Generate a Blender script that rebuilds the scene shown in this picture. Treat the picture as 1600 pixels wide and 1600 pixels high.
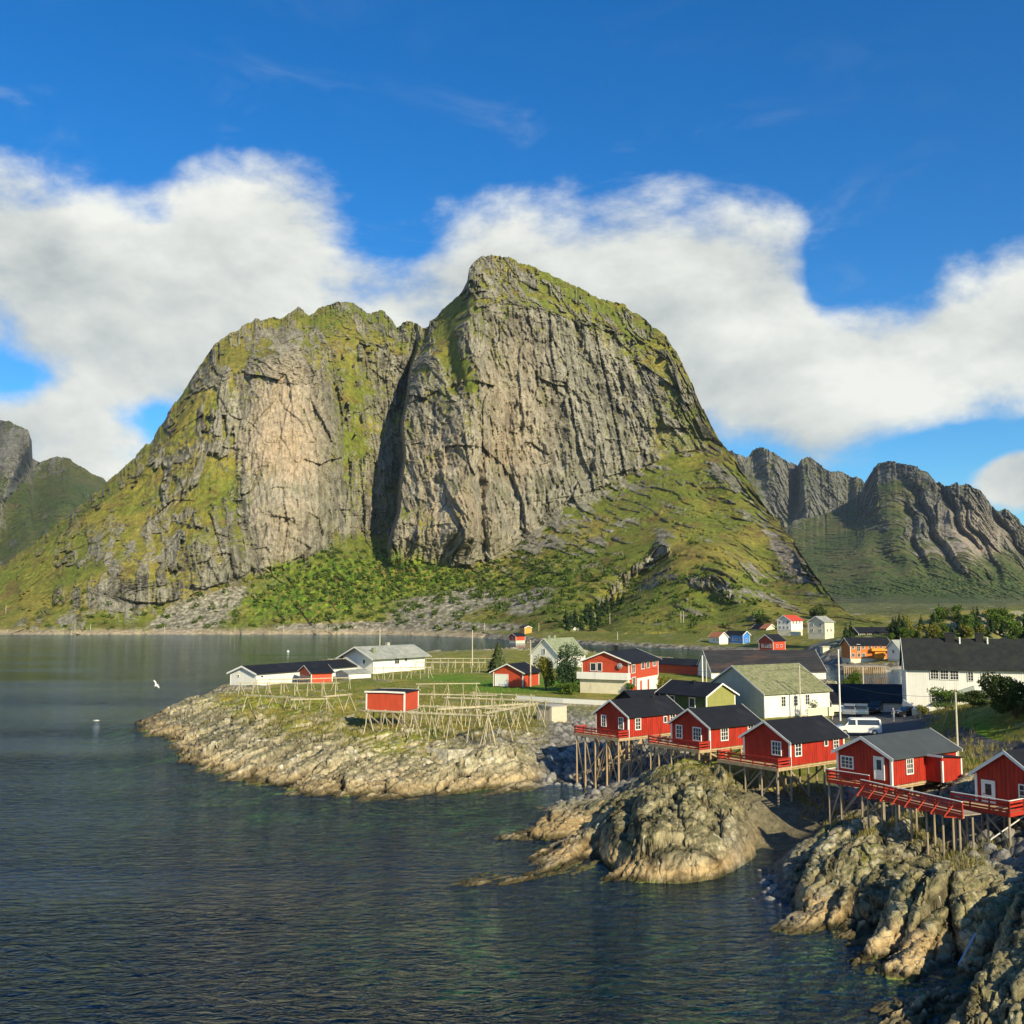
import bpy, bmesh, math, random
import numpy as np
from mathutils import Vector, Matrix

for _o in list(bpy.data.objects):
    bpy.data.objects.remove(_o, do_unlink=True)
scene = bpy.context.scene
COL = scene.collection
R = math.radians

# ------------------------------------------------------------------ camera
EYE = 20.0                       # metres above the water (the viewer stands on a bridge)
PITCH = math.atan(150 / 1600)
cam_d = bpy.data.cameras.new('camera')
cam = bpy.data.objects.new('camera', cam_d)
COL.objects.link(cam)
cam.location = (0, 0, EYE)
cam.rotation_euler = (R(90) + PITCH, 0, 0)
cam_d.sensor_fit = 'HORIZONTAL'
cam_d.sensor_width = 36
cam_d.lens = 36
cam_d.clip_start = 0.5
cam_d.clip_end = 30000
scene.camera = cam

# ------------------------------------------------------------------ light
SUN_EL, SUN_AZ = 27.0, 146.0     # azimuth clockwise from +Y (the viewing direction)
sun_vec = Vector((math.sin(R(SUN_AZ)) * math.cos(R(SUN_EL)), math.cos(R(SUN_AZ)) * math.cos(R(SUN_EL)), math.sin(R(SUN_EL))))
sun_d = bpy.data.lights.new('sun', 'SUN')
sun_d.energy = 5.0
sun_d.angle = R(0.5)
sun_d.color = (1.0, 0.87, 0.58)
sun = bpy.data.objects.new('sun', sun_d)
COL.objects.link(sun)
sun.rotation_euler = sun_vec.to_track_quat('Z', 'Y').to_euler()

scene.view_settings.view_transform = 'Standard'
scene.view_settings.look = 'None'
scene.view_settings.exposure = 0.38
scene.view_settings.gamma = 1.0
scene.cycles.max_bounces = 6
scene.cycles.diffuse_bounces = 2
scene.cycles.glossy_bounces = 3
scene.cycles.transparent_max_bounces = 12
scene.cycles.transmission_bounces = 3
scene.cycles.volume_bounces = 0
scene.cycles.caustics_reflective = False
scene.cycles.caustics_refractive = False

# ------------------------------------------------------------------ node helper
class NT:
    def __init__(s, tree):
        s.t = tree
    def n(s, typ, **kw):
        nd = s.t.nodes.new(typ)
        for k, v in kw.items():
            if k.startswith('i_'):
                nd.inputs[k[2:].replace('_', ' ')].default_value = v
            else:
                setattr(nd, k, v)
        return nd
    def put(s, sock, v):
        if hasattr(v, 'links') or hasattr(v, 'is_linked'):
            s.t.links.new(v, sock)
        else:
            sock.default_value = v
    def m(s, op, a, b=0.0, c=0.0, clamp=False):
        nd = s.t.nodes.new('ShaderNodeMath')
        nd.operation = op
        nd.use_clamp = clamp
        s.put(nd.inputs[0], a); s.put(nd.inputs[1], b)
        if len(nd.inputs) > 2: s.put(nd.inputs[2], c)
        return nd.outputs[0]
    def vm(s, op, a, b=(0, 0, 0)):
        nd = s.t.nodes.new('ShaderNodeVectorMath')
        nd.operation = op
        s.put(nd.inputs[0], a)
        if op == 'SCALE': s.put(nd.inputs['Scale'], b)
        else: s.put(nd.inputs[1], b)
        return nd.outputs[0]
    def mix(s, f, a, b, blend='MIX'):
        nd = s.t.nodes.new('ShaderNodeMix')
        nd.data_type = 'RGBA'
        nd.blend_type = blend
        s.put(nd.inputs[0], f)
        for sock, v in ((nd.inputs[6], a), (nd.inputs[7], b)):
            if isinstance(v, tuple) and len(v) == 3: v = v + (1,)
            s.put(sock, v)
        return nd.outputs[2]
    def noise(s, vec, scale, detail=4, rough=0.55, dist=0.0, lac=2.0):
        nd = s.t.nodes.new('ShaderNodeTexNoise')
        s.put(nd.inputs['Vector'], vec)
        nd.inputs['Scale'].default_value = scale
        nd.inputs['Detail'].default_value = detail
        nd.inputs['Roughness'].default_value = rough
        nd.inputs['Lacunarity'].default_value = lac
        nd.inputs['Distortion'].default_value = dist
        return nd.outputs[0]
    def ss(s, v, lo, hi, a=0.0, b=1.0):
        nd = s.t.nodes.new('ShaderNodeMapRange')
        nd.interpolation_type = 'SMOOTHSTEP'
        s.put(nd.inputs[0], v)
        for i, q in enumerate((lo, hi, a, b)): s.put(nd.inputs[1 + i], q)
        return nd.outputs[0]
    def mapping(s, vec, scale=(1, 1, 1), rot=(0, 0, 0), loc=(0, 0, 0)):
        nd = s.t.nodes.new('ShaderNodeMapping')
        s.put(nd.inputs[0], vec)
        nd.inputs['Location'].default_value = loc
        nd.inputs['Rotation'].default_value = rot
        nd.inputs['Scale'].default_value = scale
        return nd.outputs[0]

# ------------------------------------------------------------------ sky
def ray(px, py):
    u = 800 - py
    return np.array([px - 800, 1600 * math.cos(PITCH) - u * math.sin(PITCH), 1600 * math.sin(PITCH) + u * math.cos(PITCH)])
def azel(px, py):
    r = ray(px, py)
    return math.atan2(r[0], r[1]), math.atan2(r[2], math.hypot(r[0], r[1]))

world = bpy.data.worlds.new('World')
scene.world = world
world.use_nodes = True
W = NT(world.node_tree)
world.node_tree.nodes.clear()
sky = W.n('ShaderNodeTexSky', sky_type='NISHITA', sun_disc=False)
sky.sun_elevation = R(SUN_EL)
sky.sun_rotation = R(SUN_AZ)
sky.altitude = 0
sky.air_density = 1.0
sky.dust_density = 0.35
sky.ozone_density = 3.0
d = W.n('ShaderNodeTexCoord').outputs['Generated']
sx = W.n('ShaderNodeSeparateXYZ'); world.node_tree.links.new(d, sx.inputs[0])
az = W.m('ARCTAN2', sx.outputs[0], sx.outputs[1])
el = W.m('ARCSINE', sx.outputs[2])
AZR, ELR = R(40), R(45)
def sky_curve(pts):
    nd = W.n('ShaderNodeFloatCurve')
    W.put(nd.inputs['Value'], W.m('MULTIPLY_ADD', az, 1 / (2 * AZR), 0.5, clamp=True))
    cv = nd.mapping.curves[0]
    q = sorted(((azel(x, y)[0] / (2 * AZR) + 0.5, azel(x, y)[1] / ELR) for x, y in pts))
    cv.points[0].location = q[0]; cv.points[1].location = q[-1]
    for p in q[1:-1]: cv.points.new(*p)
    for p in cv.points: p.handle_type = 'AUTO'
    nd.mapping.update()
    return W.m('MULTIPLY', nd.outputs[0], ELR)
CT = sky_curve([(-260, 200), (0, 245), (60, 270), (170, 335), (240, 325), (300, 265), (430, 245), (490, 280), (545, 325), (610, 348), (690, 338),
                (760, 325), (1050, 320), (1225, 340), (1290, 440), (1370, 478), (1420, 490), (1475, 435), (1560, 400), (1700, 370), (1860, 330)])
CB = sky_curve([(-260, 820), (0, 790), (200, 770), (260, 720), (500, 820), (1000, 760), (1120, 690), (1250, 700), (1330, 690), (1400, 665), (1500, 645), (1600, 625), (1860, 560)])
dn = W.mapping(d, scale=(1, 1, 1.5))
warp = W.vm('SCALE', W.vm('SUBTRACT', W.n('ShaderNodeTexNoise').outputs[1], (0.5, 0.5, 0.5)), 0.0)
n1 = W.noise(dn, 4.2, 11, 0.60, 0.15)
nsoft = W.noise(dn, 2.6, 3, 0.5)
sp = W.vm('ADD', dn, tuple(0.045 * c for c in (0.75, -0.1, 1.1)))
n2 = W.noise(sp, 4.2, 6, 0.55, 0.15)
dT = W.m('MULTIPLY', W.m('SUBTRACT', CT, el), 7.0)
dB = W.m('MULTIPLY', W.m('SUBTRACT', el, CB), 7.0)
s0 = W.m('MINIMUM', W.m('MINIMUM', dT, W.m('MULTIPLY', dB, 0.8)), 0.42)
def hole(px, py, rx, ry, amt):
    a0, e0 = azel(px, py)
    u = W.m('MULTIPLY', W.m('SUBTRACT', az, a0), 1600 / rx)
    v = W.m('MULTIPLY', W.m('SUBTRACT', el, e0), 1600 / ry)
    q = W.m('ADD', W.m('MULTIPLY', u, u), W.m('MULTIPLY', v, v))
    return W.m('MULTIPLY', W.m('EXPONENT', W.m('MULTIPLY', q, -1.0)), amt)
for h in ((0, 590, 60, 36, -0.6), (225, 650, 50, 24, -0.4), (245, 340, 40, 22, -0.2), (625, 385, 65, 22, -0.36), (1130, 560, 200, 70, .25), (1480, 540, 160, 60, .35), (120, 460, 200, 90, .2),
          (1590, 750, 55, 50, 1.25), (1420, 720, 60, 30, -0.3), (1510, 700, 70, 26, -0.7), (1590, 680, 50, 20, -.5), (1290, 440, 40, 60, -0.35)):
    s0 = W.m('ADD', s0, hole(*h))
bumpn = W.m('MULTIPLY', W.m('SUBTRACT', n1, 0.5), 2.2)
s1 = W.m('ADD', s0, bumpn)
dens = W.ss(s1, -0.12, 0.34)
# high thin veils
wv = W.mapping(d, scale=(1.2, 1.2, 4.0), rot=(0, R(12), 0))
wis = W.ss(W.noise(wv, 5.0, 8, 0.62, 0.6), 0.50, 0.80)
wis = W.m('MULTIPLY', wis, W.ss(W.m('SUBTRACT', el, CT), -0.02, 0.14, 0.30, 0.03))
low = W.ss(el, 0.0, 0.34, 0.28, 0.0)
shade = W.m('ADD', W.m('MULTIPLY', W.m('SUBTRACT', n1, n2), 2.3), 0.66)
shade = W.m('ADD', shade, W.m('MULTIPLY', W.m('SUBTRACT', nsoft, 0.5), 0.9))
shade = W.m('ADD', shade, W.m('MULTIPLY', W.m('SUBTRACT', W.m('MINIMUM', dT, 1.6), 0.8), -0.22), clamp=True)
cloudc = W.mix(shade, (0.26, 0.305, 0.325), (0.72, 0.73, 0.68))
tint = W.n('ShaderNodeHueSaturation')
world.node_tree.links.new(sky.outputs[0], tint.inputs['Color'])
tint.inputs['Saturation'].default_value = 1.42
tint.inputs['Value'].default_value = 1.0
SKY_STRENGTH = 0.10
skyc = W.mix(1.0, tint.outputs[0], (0.66, 1.02, 1.20), 'MULTIPLY')
cs = W.vm('SCALE', cloudc, 1 / SKY_STRENGTH)
c1 = W.mix(W.m('MAXIMUM', wis, low), skyc, W.vm('SCALE', skyc, 1.0))
c1 = W.mix(wis, skyc, cs)
c2 = W.mix(dens, c1, cs)
bg = W.n('ShaderNodeBackground')
world.node_tree.links.new(c2, bg.inputs[0])
bg.inputs[1].default_value = SKY_STRENGTH
wo = W.n('ShaderNodeOutputWorld')
world.node_tree.links.new(bg.outputs[0], wo.inputs[0])

# ------------------------------------------------------------------ numeric helpers
def P(px, py, z):
    """ground position seen at a photo pixel when its height is z"""
    r = ray(px, py)
    t = (z - EYE) / r[2]
    return float(r[0] * t), float(r[1] * t)

def ss(x, a, b):
    t = np.clip((x - a) / (b - a), 0, 1)
    return t * t * (3 - 2 * t)

_rng = np.random.RandomState(7)
_perm = np.concatenate([_rng.permutation(4096)] * 3).astype(np.int32)
_g3 = _rng.normal(size=(4096, 3)).astype(np.float32)
_g3 /= np.linalg.norm(_g3, axis=1)[:, None]
def perlin(x, y, z=None, seed=0):
    x = np.asarray(x, np.float32); y = np.asarray(y, np.float32)
    z = np.full_like(x, 0.37) if z is None else np.asarray(z, np.float32)
    xi = np.floor(x).astype(np.int32); yi = np.floor(y).astype(np.int32); zi = np.floor(z).astype(np.int32)
    xf = x - xi; yf = y - yi; zf = z - zi
    u = xf * xf * xf * (xf * (xf * 6 - 15) + 10); v = yf * yf * yf * (yf * (yf * 6 - 15) + 10); w = zf * zf * zf * (zf * (zf * 6 - 15) + 10)
    out = 0
    for dx in (0, 1):
        px = _perm[(xi + dx + seed * 131) & 4095]
        wx = u if dx else 1 - u
        for dy in (0, 1):
            pxy = _perm[(px + yi + dy) & 4095]
            wy = v if dy else 1 - v
            for dz in (0, 1):
                g = _g3[_perm[(pxy + zi + dz) & 4095]]
                wz = w if dz else 1 - w
                out = out + wx * wy * wz * (g[..., 0] * (xf - dx) + g[..., 1] * (yf - dy) + g[..., 2] * (zf - dz))
    return out * 1.6
def fbm(x, y, z=None, o=4, gain=0.5, seed=0, ridge=False):
    a, s, t = 1.0, 0.0, 0.0
    for k in range(o):
        f = 2.03 ** k
        n = perlin(x * f, y * f, None if z is None else z * f, seed + k)
        if ridge: n = 1 - 2 * np.abs(n)
        s = s + a * n; t += a; a *= gain
    return s / t
def worley(x, y, seed=0):
    """returns F1, F2, tilted-plane height and a random number per cell"""
    x = np.asarray(x, np.float32); y = np.asarray(y, np.float32)
    xi = np.floor(x).astype(np.int32); yi = np.floor(y).astype(np.int32)
    f1 = np.full(x.shape, 9, np.float32); f2 = f1.copy(); pl = np.zeros_like(f1); rd = np.zeros_like(f1)
    for dx in (-1, 0, 1):
        for dy in (-1, 0, 1):
            h = _perm[(_perm[(xi + dx + seed * 77) & 4095] + yi + dy) & 4095]
            g = _g3[h]
            cx = x - (xi + dx + 0.5 + 0.45 * g[..., 0]); cy = y - (yi + dy + 0.5 + 0.45 * g[..., 1])
            dd = cx * cx + cy * cy
            g2 = _g3[(h * 7 + 13) & 4095]
            new = dd < f1
            f2 = np.where(new, f1, np.minimum(f2, dd))
            pl = np.where(new, cx * g2[..., 0] + cy * g2[..., 1], pl)
            rd = np.where(new, g2[..., 2], rd)
            f1 = np.where(new, dd, f1)
    return np.sqrt(f1), np.sqrt(f2), pl, rd
def blur(a, n, axis):
    if n < 1: return a
    k = np.hanning(2 * n + 3)[1:-1]; k /= k.sum()
    pad = [(0, 0)] * a.ndim; pad[axis] = (n, n)
    b = np.pad(a, pad, 'edge')
    return np.apply_along_axis(lambda v: np.convolve(v, k, 'valid'), axis, b)
def lerp(a, b, t):
    t = np.asarray(t)[..., None]
    return a * (1 - t) + b * t
def C3(*c): return np.array(c, np.float32)

def grid_mesh(name, X, Y, Z, col=None, keep=None, smooth=True):
    nr, nc = X.shape
    me = bpy.data.meshes.new(name)
    idx = np.arange(nr * nc, dtype=np.int32).reshape(nr, nc)
    q = np.stack([idx[:-1, :-1], idx[:-1, 1:], idx[1:, 1:], idx[1:, :-1]], -1).reshape(-1, 4)
    if keep is not None:
        kq = (keep[:-1, :-1] | keep[:-1, 1:] | keep[1:, 1:] | keep[1:, :-1]).reshape(-1)
        q = q[kq]
    co = np.stack([X, Y, Z], -1).reshape(-1, 3).astype(np.float32)
    used = np.zeros(len(co), bool); used[q.reshape(-1)] = True
    remap = np.cumsum(used) - 1
    co = co[used]; q = remap[q].astype(np.int32)
    me.vertices.add(len(co)); me.vertices.foreach_set('co', co.ravel())
    me.loops.add(q.size); me.loops.foreach_set('vertex_index', q.ravel())
    me.polygons.add(len(q)); me.polygons.foreach_set('loop_start', np.arange(0, q.size, 4, dtype=np.int32))
    me.polygons.foreach_set('loop_total', np.full(len(q), 4, np.int32))
    me.update(calc_edges=True)
    me.polygons.foreach_set('use_smooth', np.full(len(q), smooth))
    if col is not None:
        c = np.concatenate([col.reshape(-1, 3), np.ones((nr * nc, 1))], 1)[used].astype(np.float32)
        at = me.color_attributes.new('albedo', 'FLOAT_COLOR', 'POINT')
        at.data.foreach_set('color', c.ravel())
    return me
def grid_normals(X, Y, Z):
    V = np.stack([X, Y, Z], -1)
    a = np.gradient(V, axis=0); b = np.gradient(V, axis=1)
    n = np.cross(b, a); n /= np.linalg.norm(n, axis=-1, keepdims=True) + 1e-9
    return n

def tag(o, label=None, cat=None, group=None, kind=None):
    if label: o['label'] = label
    if cat: o['category'] = cat
    if group: o['group'] = group
    if kind: o['kind'] = kind
    return o
def link(name, me, mat=None, parent=None):
    o = bpy.data.objects.new(name, me)
    COL.objects.link(o)
    if mat is not None: me.materials.append(mat)
    if parent is not None: o.parent = parent
    return o

# ------------------------------------------------------------------ materials
MATS = {}
def new_mat(name):
    m = bpy.data.materials.new(name); m.use_nodes = True
    m.node_tree.nodes.clear()
    T = NT(m.node_tree)
    out = T.n('ShaderNodeOutputMaterial')
    b = T.n('ShaderNodeBsdfPrincipled')
    m.node_tree.links.new(b.outputs[0], out.inputs[0])
    return m, T, b, out
def attr_mat(name, scale, bump, bdist, vari=0.5, rough=0.93, aniso=(1, 1, 1)):
    """terrain whose colour is the surface's own albedo attribute, broken up by fine noise"""
    m, T, b, out = new_mat(name)
    at = T.n('ShaderNodeAttribute', attribute_name='albedo')
    g = T.n('ShaderNodeNewGeometry')
    v = T.mapping(g.outputs['Position'], scale=aniso)
    n = T.noise(v, scale, 6, 0.7)
    n2 = T.noise(v, scale * 6, 4, 0.65)
    f = T.m('ADD', T.ss(n, 0.25, 0.75, 1 - vari, 1 + vari * 0.8), T.ss(n2, 0.3, 0.7, -vari * 0.45, vari * 0.45))
    c = T.vm('SCALE', at.outputs[0], f)
    T.put(b.inputs['Base Color'], c)
    b.inputs['Roughness'].default_value = rough
    b.inputs['Specular IOR Level'].default_value = 0.2
    bp = T.n('ShaderNodeBump'); bp.inputs['Strength'].default_value = bump; bp.inputs['Distance'].default_value = bdist
    T.put(bp.inputs['Height'], T.m('ADD', n, T.m('MULTIPLY', n2, 0.35)))
    T.put(b.inputs['Normal'], bp.outputs[0])
    return m
def paint(name, col, rough=0.6, vari=0.12, scale=3.0, spec=0.3, metallic=0.0, aniso=(1, 1, 1), bump=0.0, col2=None):
    """painted or raw surface with soft weathering"""
    if name in MATS: return MATS[name]
    m, T, b, out = new_mat(name)
    tc = T.n('ShaderNodeTexCoord').outputs['Object']
    v = T.mapping(tc, scale=aniso)
    n = T.noise(v, scale, 5, 0.65)
    c = T.vm('SCALE', (col[0], col[1], col[2]), T.ss(n, 0.25, 0.75, 1 - vari, 1 + vari))
    if col2 is not None:
        c = T.mix(T.ss(T.noise(v, scale * 0.4, 5, 0.7), 0.5, 0.68), c, tuple(col2))
    T.put(b.inputs['Base Color'], c)
    b.inputs['Roughness'].default_value = rough
    b.inputs['Metallic'].default_value = metallic
    b.inputs['Specular IOR Level'].default_value = spec
    if bump:
        bp = T.n('ShaderNodeBump'); bp.inputs['Strength'].default_value = 0.6; bp.inputs['Distance'].default_value = bump
        T.put(bp.inputs['Height'], n); T.put(b.inputs['Normal'], bp.outputs[0])
    MATS[name] = m
    return m
# ------------------------------------------------------------------ mountains
def blobs(X, Y, lst):
    """sum of soft ellipses (x, y, rx, ry, weight, tilt in degrees)"""
    s = np.zeros_like(X)
    for b in lst:
        x, y, rx, ry, w = b[:5]; a = R(b[5]) if len(b) > 5 else 0
        dx, dy = X - x, Y - y
        u = (dx * math.cos(a) + dy * math.sin(a)) / rx; v = (-dx * math.sin(a) + dy * math.cos(a)) / ry
        s += w * np.exp(-(u * u + v * v) ** 1.3)
    return s

def mountain(name, x0, x1, nc, nr, lines, relief, amp, cells, grass, tint, mat, jag=2.5, back=500, rowblur=10, seed=0, greens=None, shear=0.0, gthr=0.62, gmin=0.42, scree=None, rocks=None, bark=None):
    """lines: from the foot to the skyline, each (bearing/height polyline, distance polyline, share of rows)"""
    xs = np.linspace(x0, x1, nc)
    pys, ds, ts = [], [], []
    for k, (pl, dl, t) in enumerate(lines):
        py = np.interp(xs, [p[0] for p in pl], [p[1] for p in pl])
        dd = np.interp(xs, [p[0] for p in dl], [p[1] for p in dl])
        pys.append(py); ds.append(blur(dd, nc // 60, 0)); ts.append(t)
    sil = pys[-1] + jag * (1.3 * fbm(xs / 17.0, xs * 0 + 3.1, o=5, gain=0.65, seed=seed + 50) + 0.5 * worley(xs / 11.0, xs * 0 + .5, seed + 51)[3])
    pys[-1] = sil
    pys = [blur(p, nc // 45, 0) for p in pys[:-1]] + [sil]
    tt = np.linspace(0, 1, nr)
    PY = np.zeros((nr, nc)); D = np.zeros((nr, nc))
    for j in range(nc):
        PY[:, j] = np.interp(tt, ts, [p[j] for p in pys])
        D[:, j] = np.interp(tt, ts, [q[j] for q in ds])
    kp = PY[-1].copy()
    PYb = blur(PY, rowblur, 0); Db = blur(D, rowblur * 2, 0)
    w = ss(tt, 0.86, 0.97)[:, None]
    PY = PYb * (1 - w) + PY * w
    D = Db * (1 - w * 0.6) + D * w * 0.6
    X = np.broadcast_to(xs, PY.shape)
    D = D + relief(X, PY)
    def world(X, PY, D):
        u = 800 - PY
        rx, ry, rz = X - 800, 1600 * math.cos(PITCH) - u * math.sin(PITCH), 1600 * math.sin(PITCH) + u * math.cos(PITCH)
        return rx / ry * D, D, EYE + rz / ry * D
    wx, wy, wz = world(X, PY, D)
    n0 = grid_normals(wx, wy, wz)
    paintm = blobs(X, PY, grass)
    bare = ss(-paintm, 0.0, 0.8)
    # displacement: tall leaning blocks, then cracks, then grain
    sc = amp
    warp = fbm(wx / (cells * 9), wz / (cells * 14), wy / (cells * 14), o=3, seed=seed + 3) * cells * 0.9
    lx = wx + 0.45 * (wy - wy.mean()) + warp - shear * wz
    gent = ss(np.clip(n0[..., 2], 0, 1), 0.55, 0.88)
    wv = wz + 0.55 * (wy - wy.mean()) * gent
    f1, f2, pl, rd = worley(lx / (cells * 1.3), wv / (cells * 5.0) + 0.3 * fbm(wx / 40, wz / 40, o=2, seed=seed + 31), seed)
    g1, g2, pl2, rd2 = worley(lx / (cells * 0.42), wv / (cells * 1.9), seed + 9)
    h1, h2, pl3, rd3 = worley(lx / (cells * 0.16), wv / (cells * 0.5), seed + 17)
    dsp = -sc * (0.7 * (pl * 1.3 + rd * 0.7) + 0.42 * (pl2 * 1.2 + rd2 * 0.7) + 0.2 * (pl3 + rd3 * 0.8))
    rib = fbm(lx / (cells * 1.6), wz / (cells * 11.0), wy / (cells * 9), o=5, gain=0.56, ridge=True, seed=seed + 5)
    dsp -= sc * 0.75 * rib
    k1_, k2_, plk, rdk = worley((wx + 0.35 * wz + warp * 2) / (cells * 3.2), (wz - 0.2 * wx) / (cells * 4.2), seed + 27)
    dsp -= sc * (1.7 * plk + 0.5 * rdk)
    m1_, m2_, plm, rdm = worley((wx + 0.5 * wz) / (cells * 1.1) , (wz - 0.4 * wx) / (cells * 1.6), seed + 28)
    dsp -= sc * (0.55 * plm + 0.2 * rdm)
    crk = np.exp(-((f2 - f1) / 0.05) ** 2) * 0.7 + np.exp(-((g2 - g1) / 0.08) ** 2) * 0.3
    dsp += sc * 0.10 * crk
    joint = fbm(lx / (cells * 0.22), wz / (cells * 1.5), wy / (cells * 1.5), o=4, gain=0.6, ridge=True, seed=seed + 6)
    dsp -= sc * 0.42 * joint
    ledge = fbm(lx / (cells * 2.0), wz / (cells * 0.55), wy / (cells * 2.0), o=4, gain=0.6, seed=seed + 7)
    dsp -= sc * 0.55 * ledge * (1 - 0.6 * bare) * (1 - gent)
    soft = fbm(wx / (cells * 1.2), wy / (cells * 1.5), wz / (cells * 1.2), o=5, gain=0.55, seed=seed + 21)
    smooth_ = np.clip(blobs(X, PY, rocks[:1]), 0, 1) if rocks is not None else 0
    dsp = dsp * (1 - .45 * smooth_)
    crag = fbm(lx / (cells * 0.9), wz / (cells * 1.7), wy / (cells * (1.7 - 0.9 * gent)), o=6, gain=0.62, ridge=True, seed=seed + 22)
    dsp -= sc * 1.15 * crag * (1 - .5 * smooth_)
    # ribs of rock that break through the turf, running down the slope
    oc = fbm(lx / (cells * 1.0), wz / (cells * 1.5), wy / (cells * 2.2), o=5, gain=0.6, seed=seed + 23) + 0.35 * rd2 + 0.5 * fbm(wx / (cells * 5), wz / (cells * 5), wy / (cells * 5), o=2, seed=seed + 24)
    oc = ss(oc - paintm * 0.25, -0.02, 0.16)
    # grass holds where the unbroken slope is gentle
    steep = np.clip(n0[..., 2], 0, 1)
    gn = fbm(wx / (cells * 1.5), wy / (cells * 1.5), wz / (cells * 1.5), o=6, gain=0.68, seed=seed + 40)
    fine = fbm(wx / (cells * 0.3), wy / (cells * 0.3), wz / (cells * 0.2), o=3, gain=0.6, seed=seed + 44)
    pre = steep + gn * 0.38 + paintm * 0.42 - 0.18 * rd2 - 0.10 * rd
    g0 = ss(pre, gthr - 0.12, gthr + 0.12)
    cliff = ss(steep + 0.12 * soft, 0.90, 0.55)
    oc = oc * (0.65 + 0.35 * cliff)
    dsp = dsp * (gmin + (1 - gmin) * cliff)
    if scree is not None: dsp = dsp * (1 - 0.85 * np.clip(blobs(X, PY, scree), 0, 1)); oc = oc * (1 - np.clip(blobs(X, PY, scree), 0, 1))
    D = D + dsp * (1 - 0.72 * g0 * (1 - oc)) - sc * 0.9 * soft * g0 * (1 - 0.65 * gent) - sc * 0.45 * oc * g0
    if greens is not None:      # bushes lift the surface
        bm = np.clip(blobs(X, PY, greens), 0, 1)
        bs_ = cells / 15.0
        b1, b2, _, brd = worley(wx / 5.0 / bs_, wy / 9.0 / bs_, seed + 60)
        D = D - bm * ss(0.55 - b1, 0, 0.4) * 4.0 * bs_ * (brd > -0.35)
        b3, _, _, _ = worley(wx / 2.2 / bs_, wz / 2.2 / bs_, seed + 61)
        D = D - bm * (0.6 - b3) * 1.6 * bs_
    fade = ss(np.broadcast_to(tt[:, None], D.shape), 0.965, 1.0)
    wx, wy, wz = world(X, PY, D)
    n1 = grid_normals(wx, wy, wz)
    gm = ss(np.clip(n1[..., 2], 0, 1) * 0.75 + steep * 0.4 + gn * 0.42 + fine * 0.36 + paintm * 0.42 - 0.1 * rd2 - 0.50 * oc, gthr - 0.06, gthr + 0.04)
    # colours
    big = fbm(wx / (cells*6), wz / (cells*6), wy / (cells*6), o=3, seed=seed + 70)
    streak = fbm(lx / (cells*.33), wz / (cells*4.6), wy / (cells*5.3), o=5, gain=0.6, seed=seed + 71)
    str2 = fbm(lx / (cells*.93), wz / (cells*8), wy / (cells*8), o=4, gain=0.6, seed=seed + 72)
    rock = lerp(tint['rock'], tint['pale'], ss(str2 + rd * 0.25, -0.25, 0.5))
    rock = lerp(rock, tint['dark'], ss(streak + 0.25 * rd2, 0.08, 0.5) * 0.9)
    stain = fbm(lx / (cells * .55), wz / (cells * 9), wy / (cells * 9), o=4, gain=0.55, seed=seed + 77)
    rock = lerp(rock, tint['pale'] * 1.15, ss(stain, 0.08, 0.4) * 0.6)
    rock = lerp(rock, tint['dark'] * 0.8, ss(-stain, 0.05, 0.34) * 0.8)
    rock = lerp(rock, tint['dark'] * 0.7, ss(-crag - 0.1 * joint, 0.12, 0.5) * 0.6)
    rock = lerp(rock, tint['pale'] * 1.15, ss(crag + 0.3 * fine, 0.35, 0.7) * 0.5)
    warm = blobs(X, PY, rocks) if rocks is not None else np.zeros_like(X)
    rock = lerp(rock, C3(.42, .38, .30), smooth_ * .5 if rocks is not None else 0 * X)
    rock = lerp(rock, tint['warm'] * (1 + 0.25 * streak[..., None]), np.clip(warm, 0, 1) * ss(big + streak * 0.4 + 0.35, -0.3, 0.5))
    rock = lerp(rock, tint['lichen'], ss(gn + fine * 0.5, 0.0, 0.5) * 0.55)
    rock = lerp(rock, tint['dark'] * 0.55, np.clip(crk, 0, 1) * 0.22)
    gcol = lerp(tint['grass'], tint['dry'], ss(big + 0.6 * gn + 0.3 * fine, -0.25, 0.45))
    gcol = lerp(gcol, tint['moor'], ss(fbm(wx / (cells*1.5), wy / (cells*1.5), wz / (cells*1.5), o=5, gain=0.65, seed=seed + 74), 0.02, 0.4) * 0.8)
    gcol = lerp(gcol, tint['grass'] * 0.45, ss(fbm(wx / (cells*.6), wy / (cells*.8), wz / (cells*.6), o=4, gain=0.65, seed=seed + 75), 0.10, 0.4) * 0.75)
    if greens is not None:
        f = bm * ss(fbm(wx / 16 / bs_, wy / 16 / bs_, wz / 16 / bs_, o=4, gain=0.6, seed=seed + 80) + bm * 0.35, -0.1, 0.2)
        bc = lerp(tint['bush'], tint['bush2'], ss(brd + 0.5 * fine, -0.3, 0.5))
        gcol = lerp(gcol, bc, f * ss(0.62 - b1, 0.0, 0.3))
        gm = np.maximum(gm, f * 0.95)
    if scree is not None:
        sm = np.clip(blobs(X, PY, scree), 0, 1)
        sm = ss(sm + 0.55 * gn + 0.2 * fine, 0.35, 0.62)
        s1, s2, _, srd = worley(wx / 2.3, wz / 1.3, seed + 90)
        scol = tint['scree'] * (0.72 + 0.42 * srd[..., None] * 0.8 + 0.25 * fine[..., None])
        scol = lerp(scol, tint['scree'] * 0.25, ss(s1, 0.5, 0.75) * 0.8)
        gm = gm * (1 - sm)
        rock = lerp(rock, scol, sm)
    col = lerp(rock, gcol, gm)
    shorez = ss(wz, 6.0, 0.8)
    col = lerp(col, tint['shore'] * (1 + 0.3 * fine[..., None]), shorez * 0.85)
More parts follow.
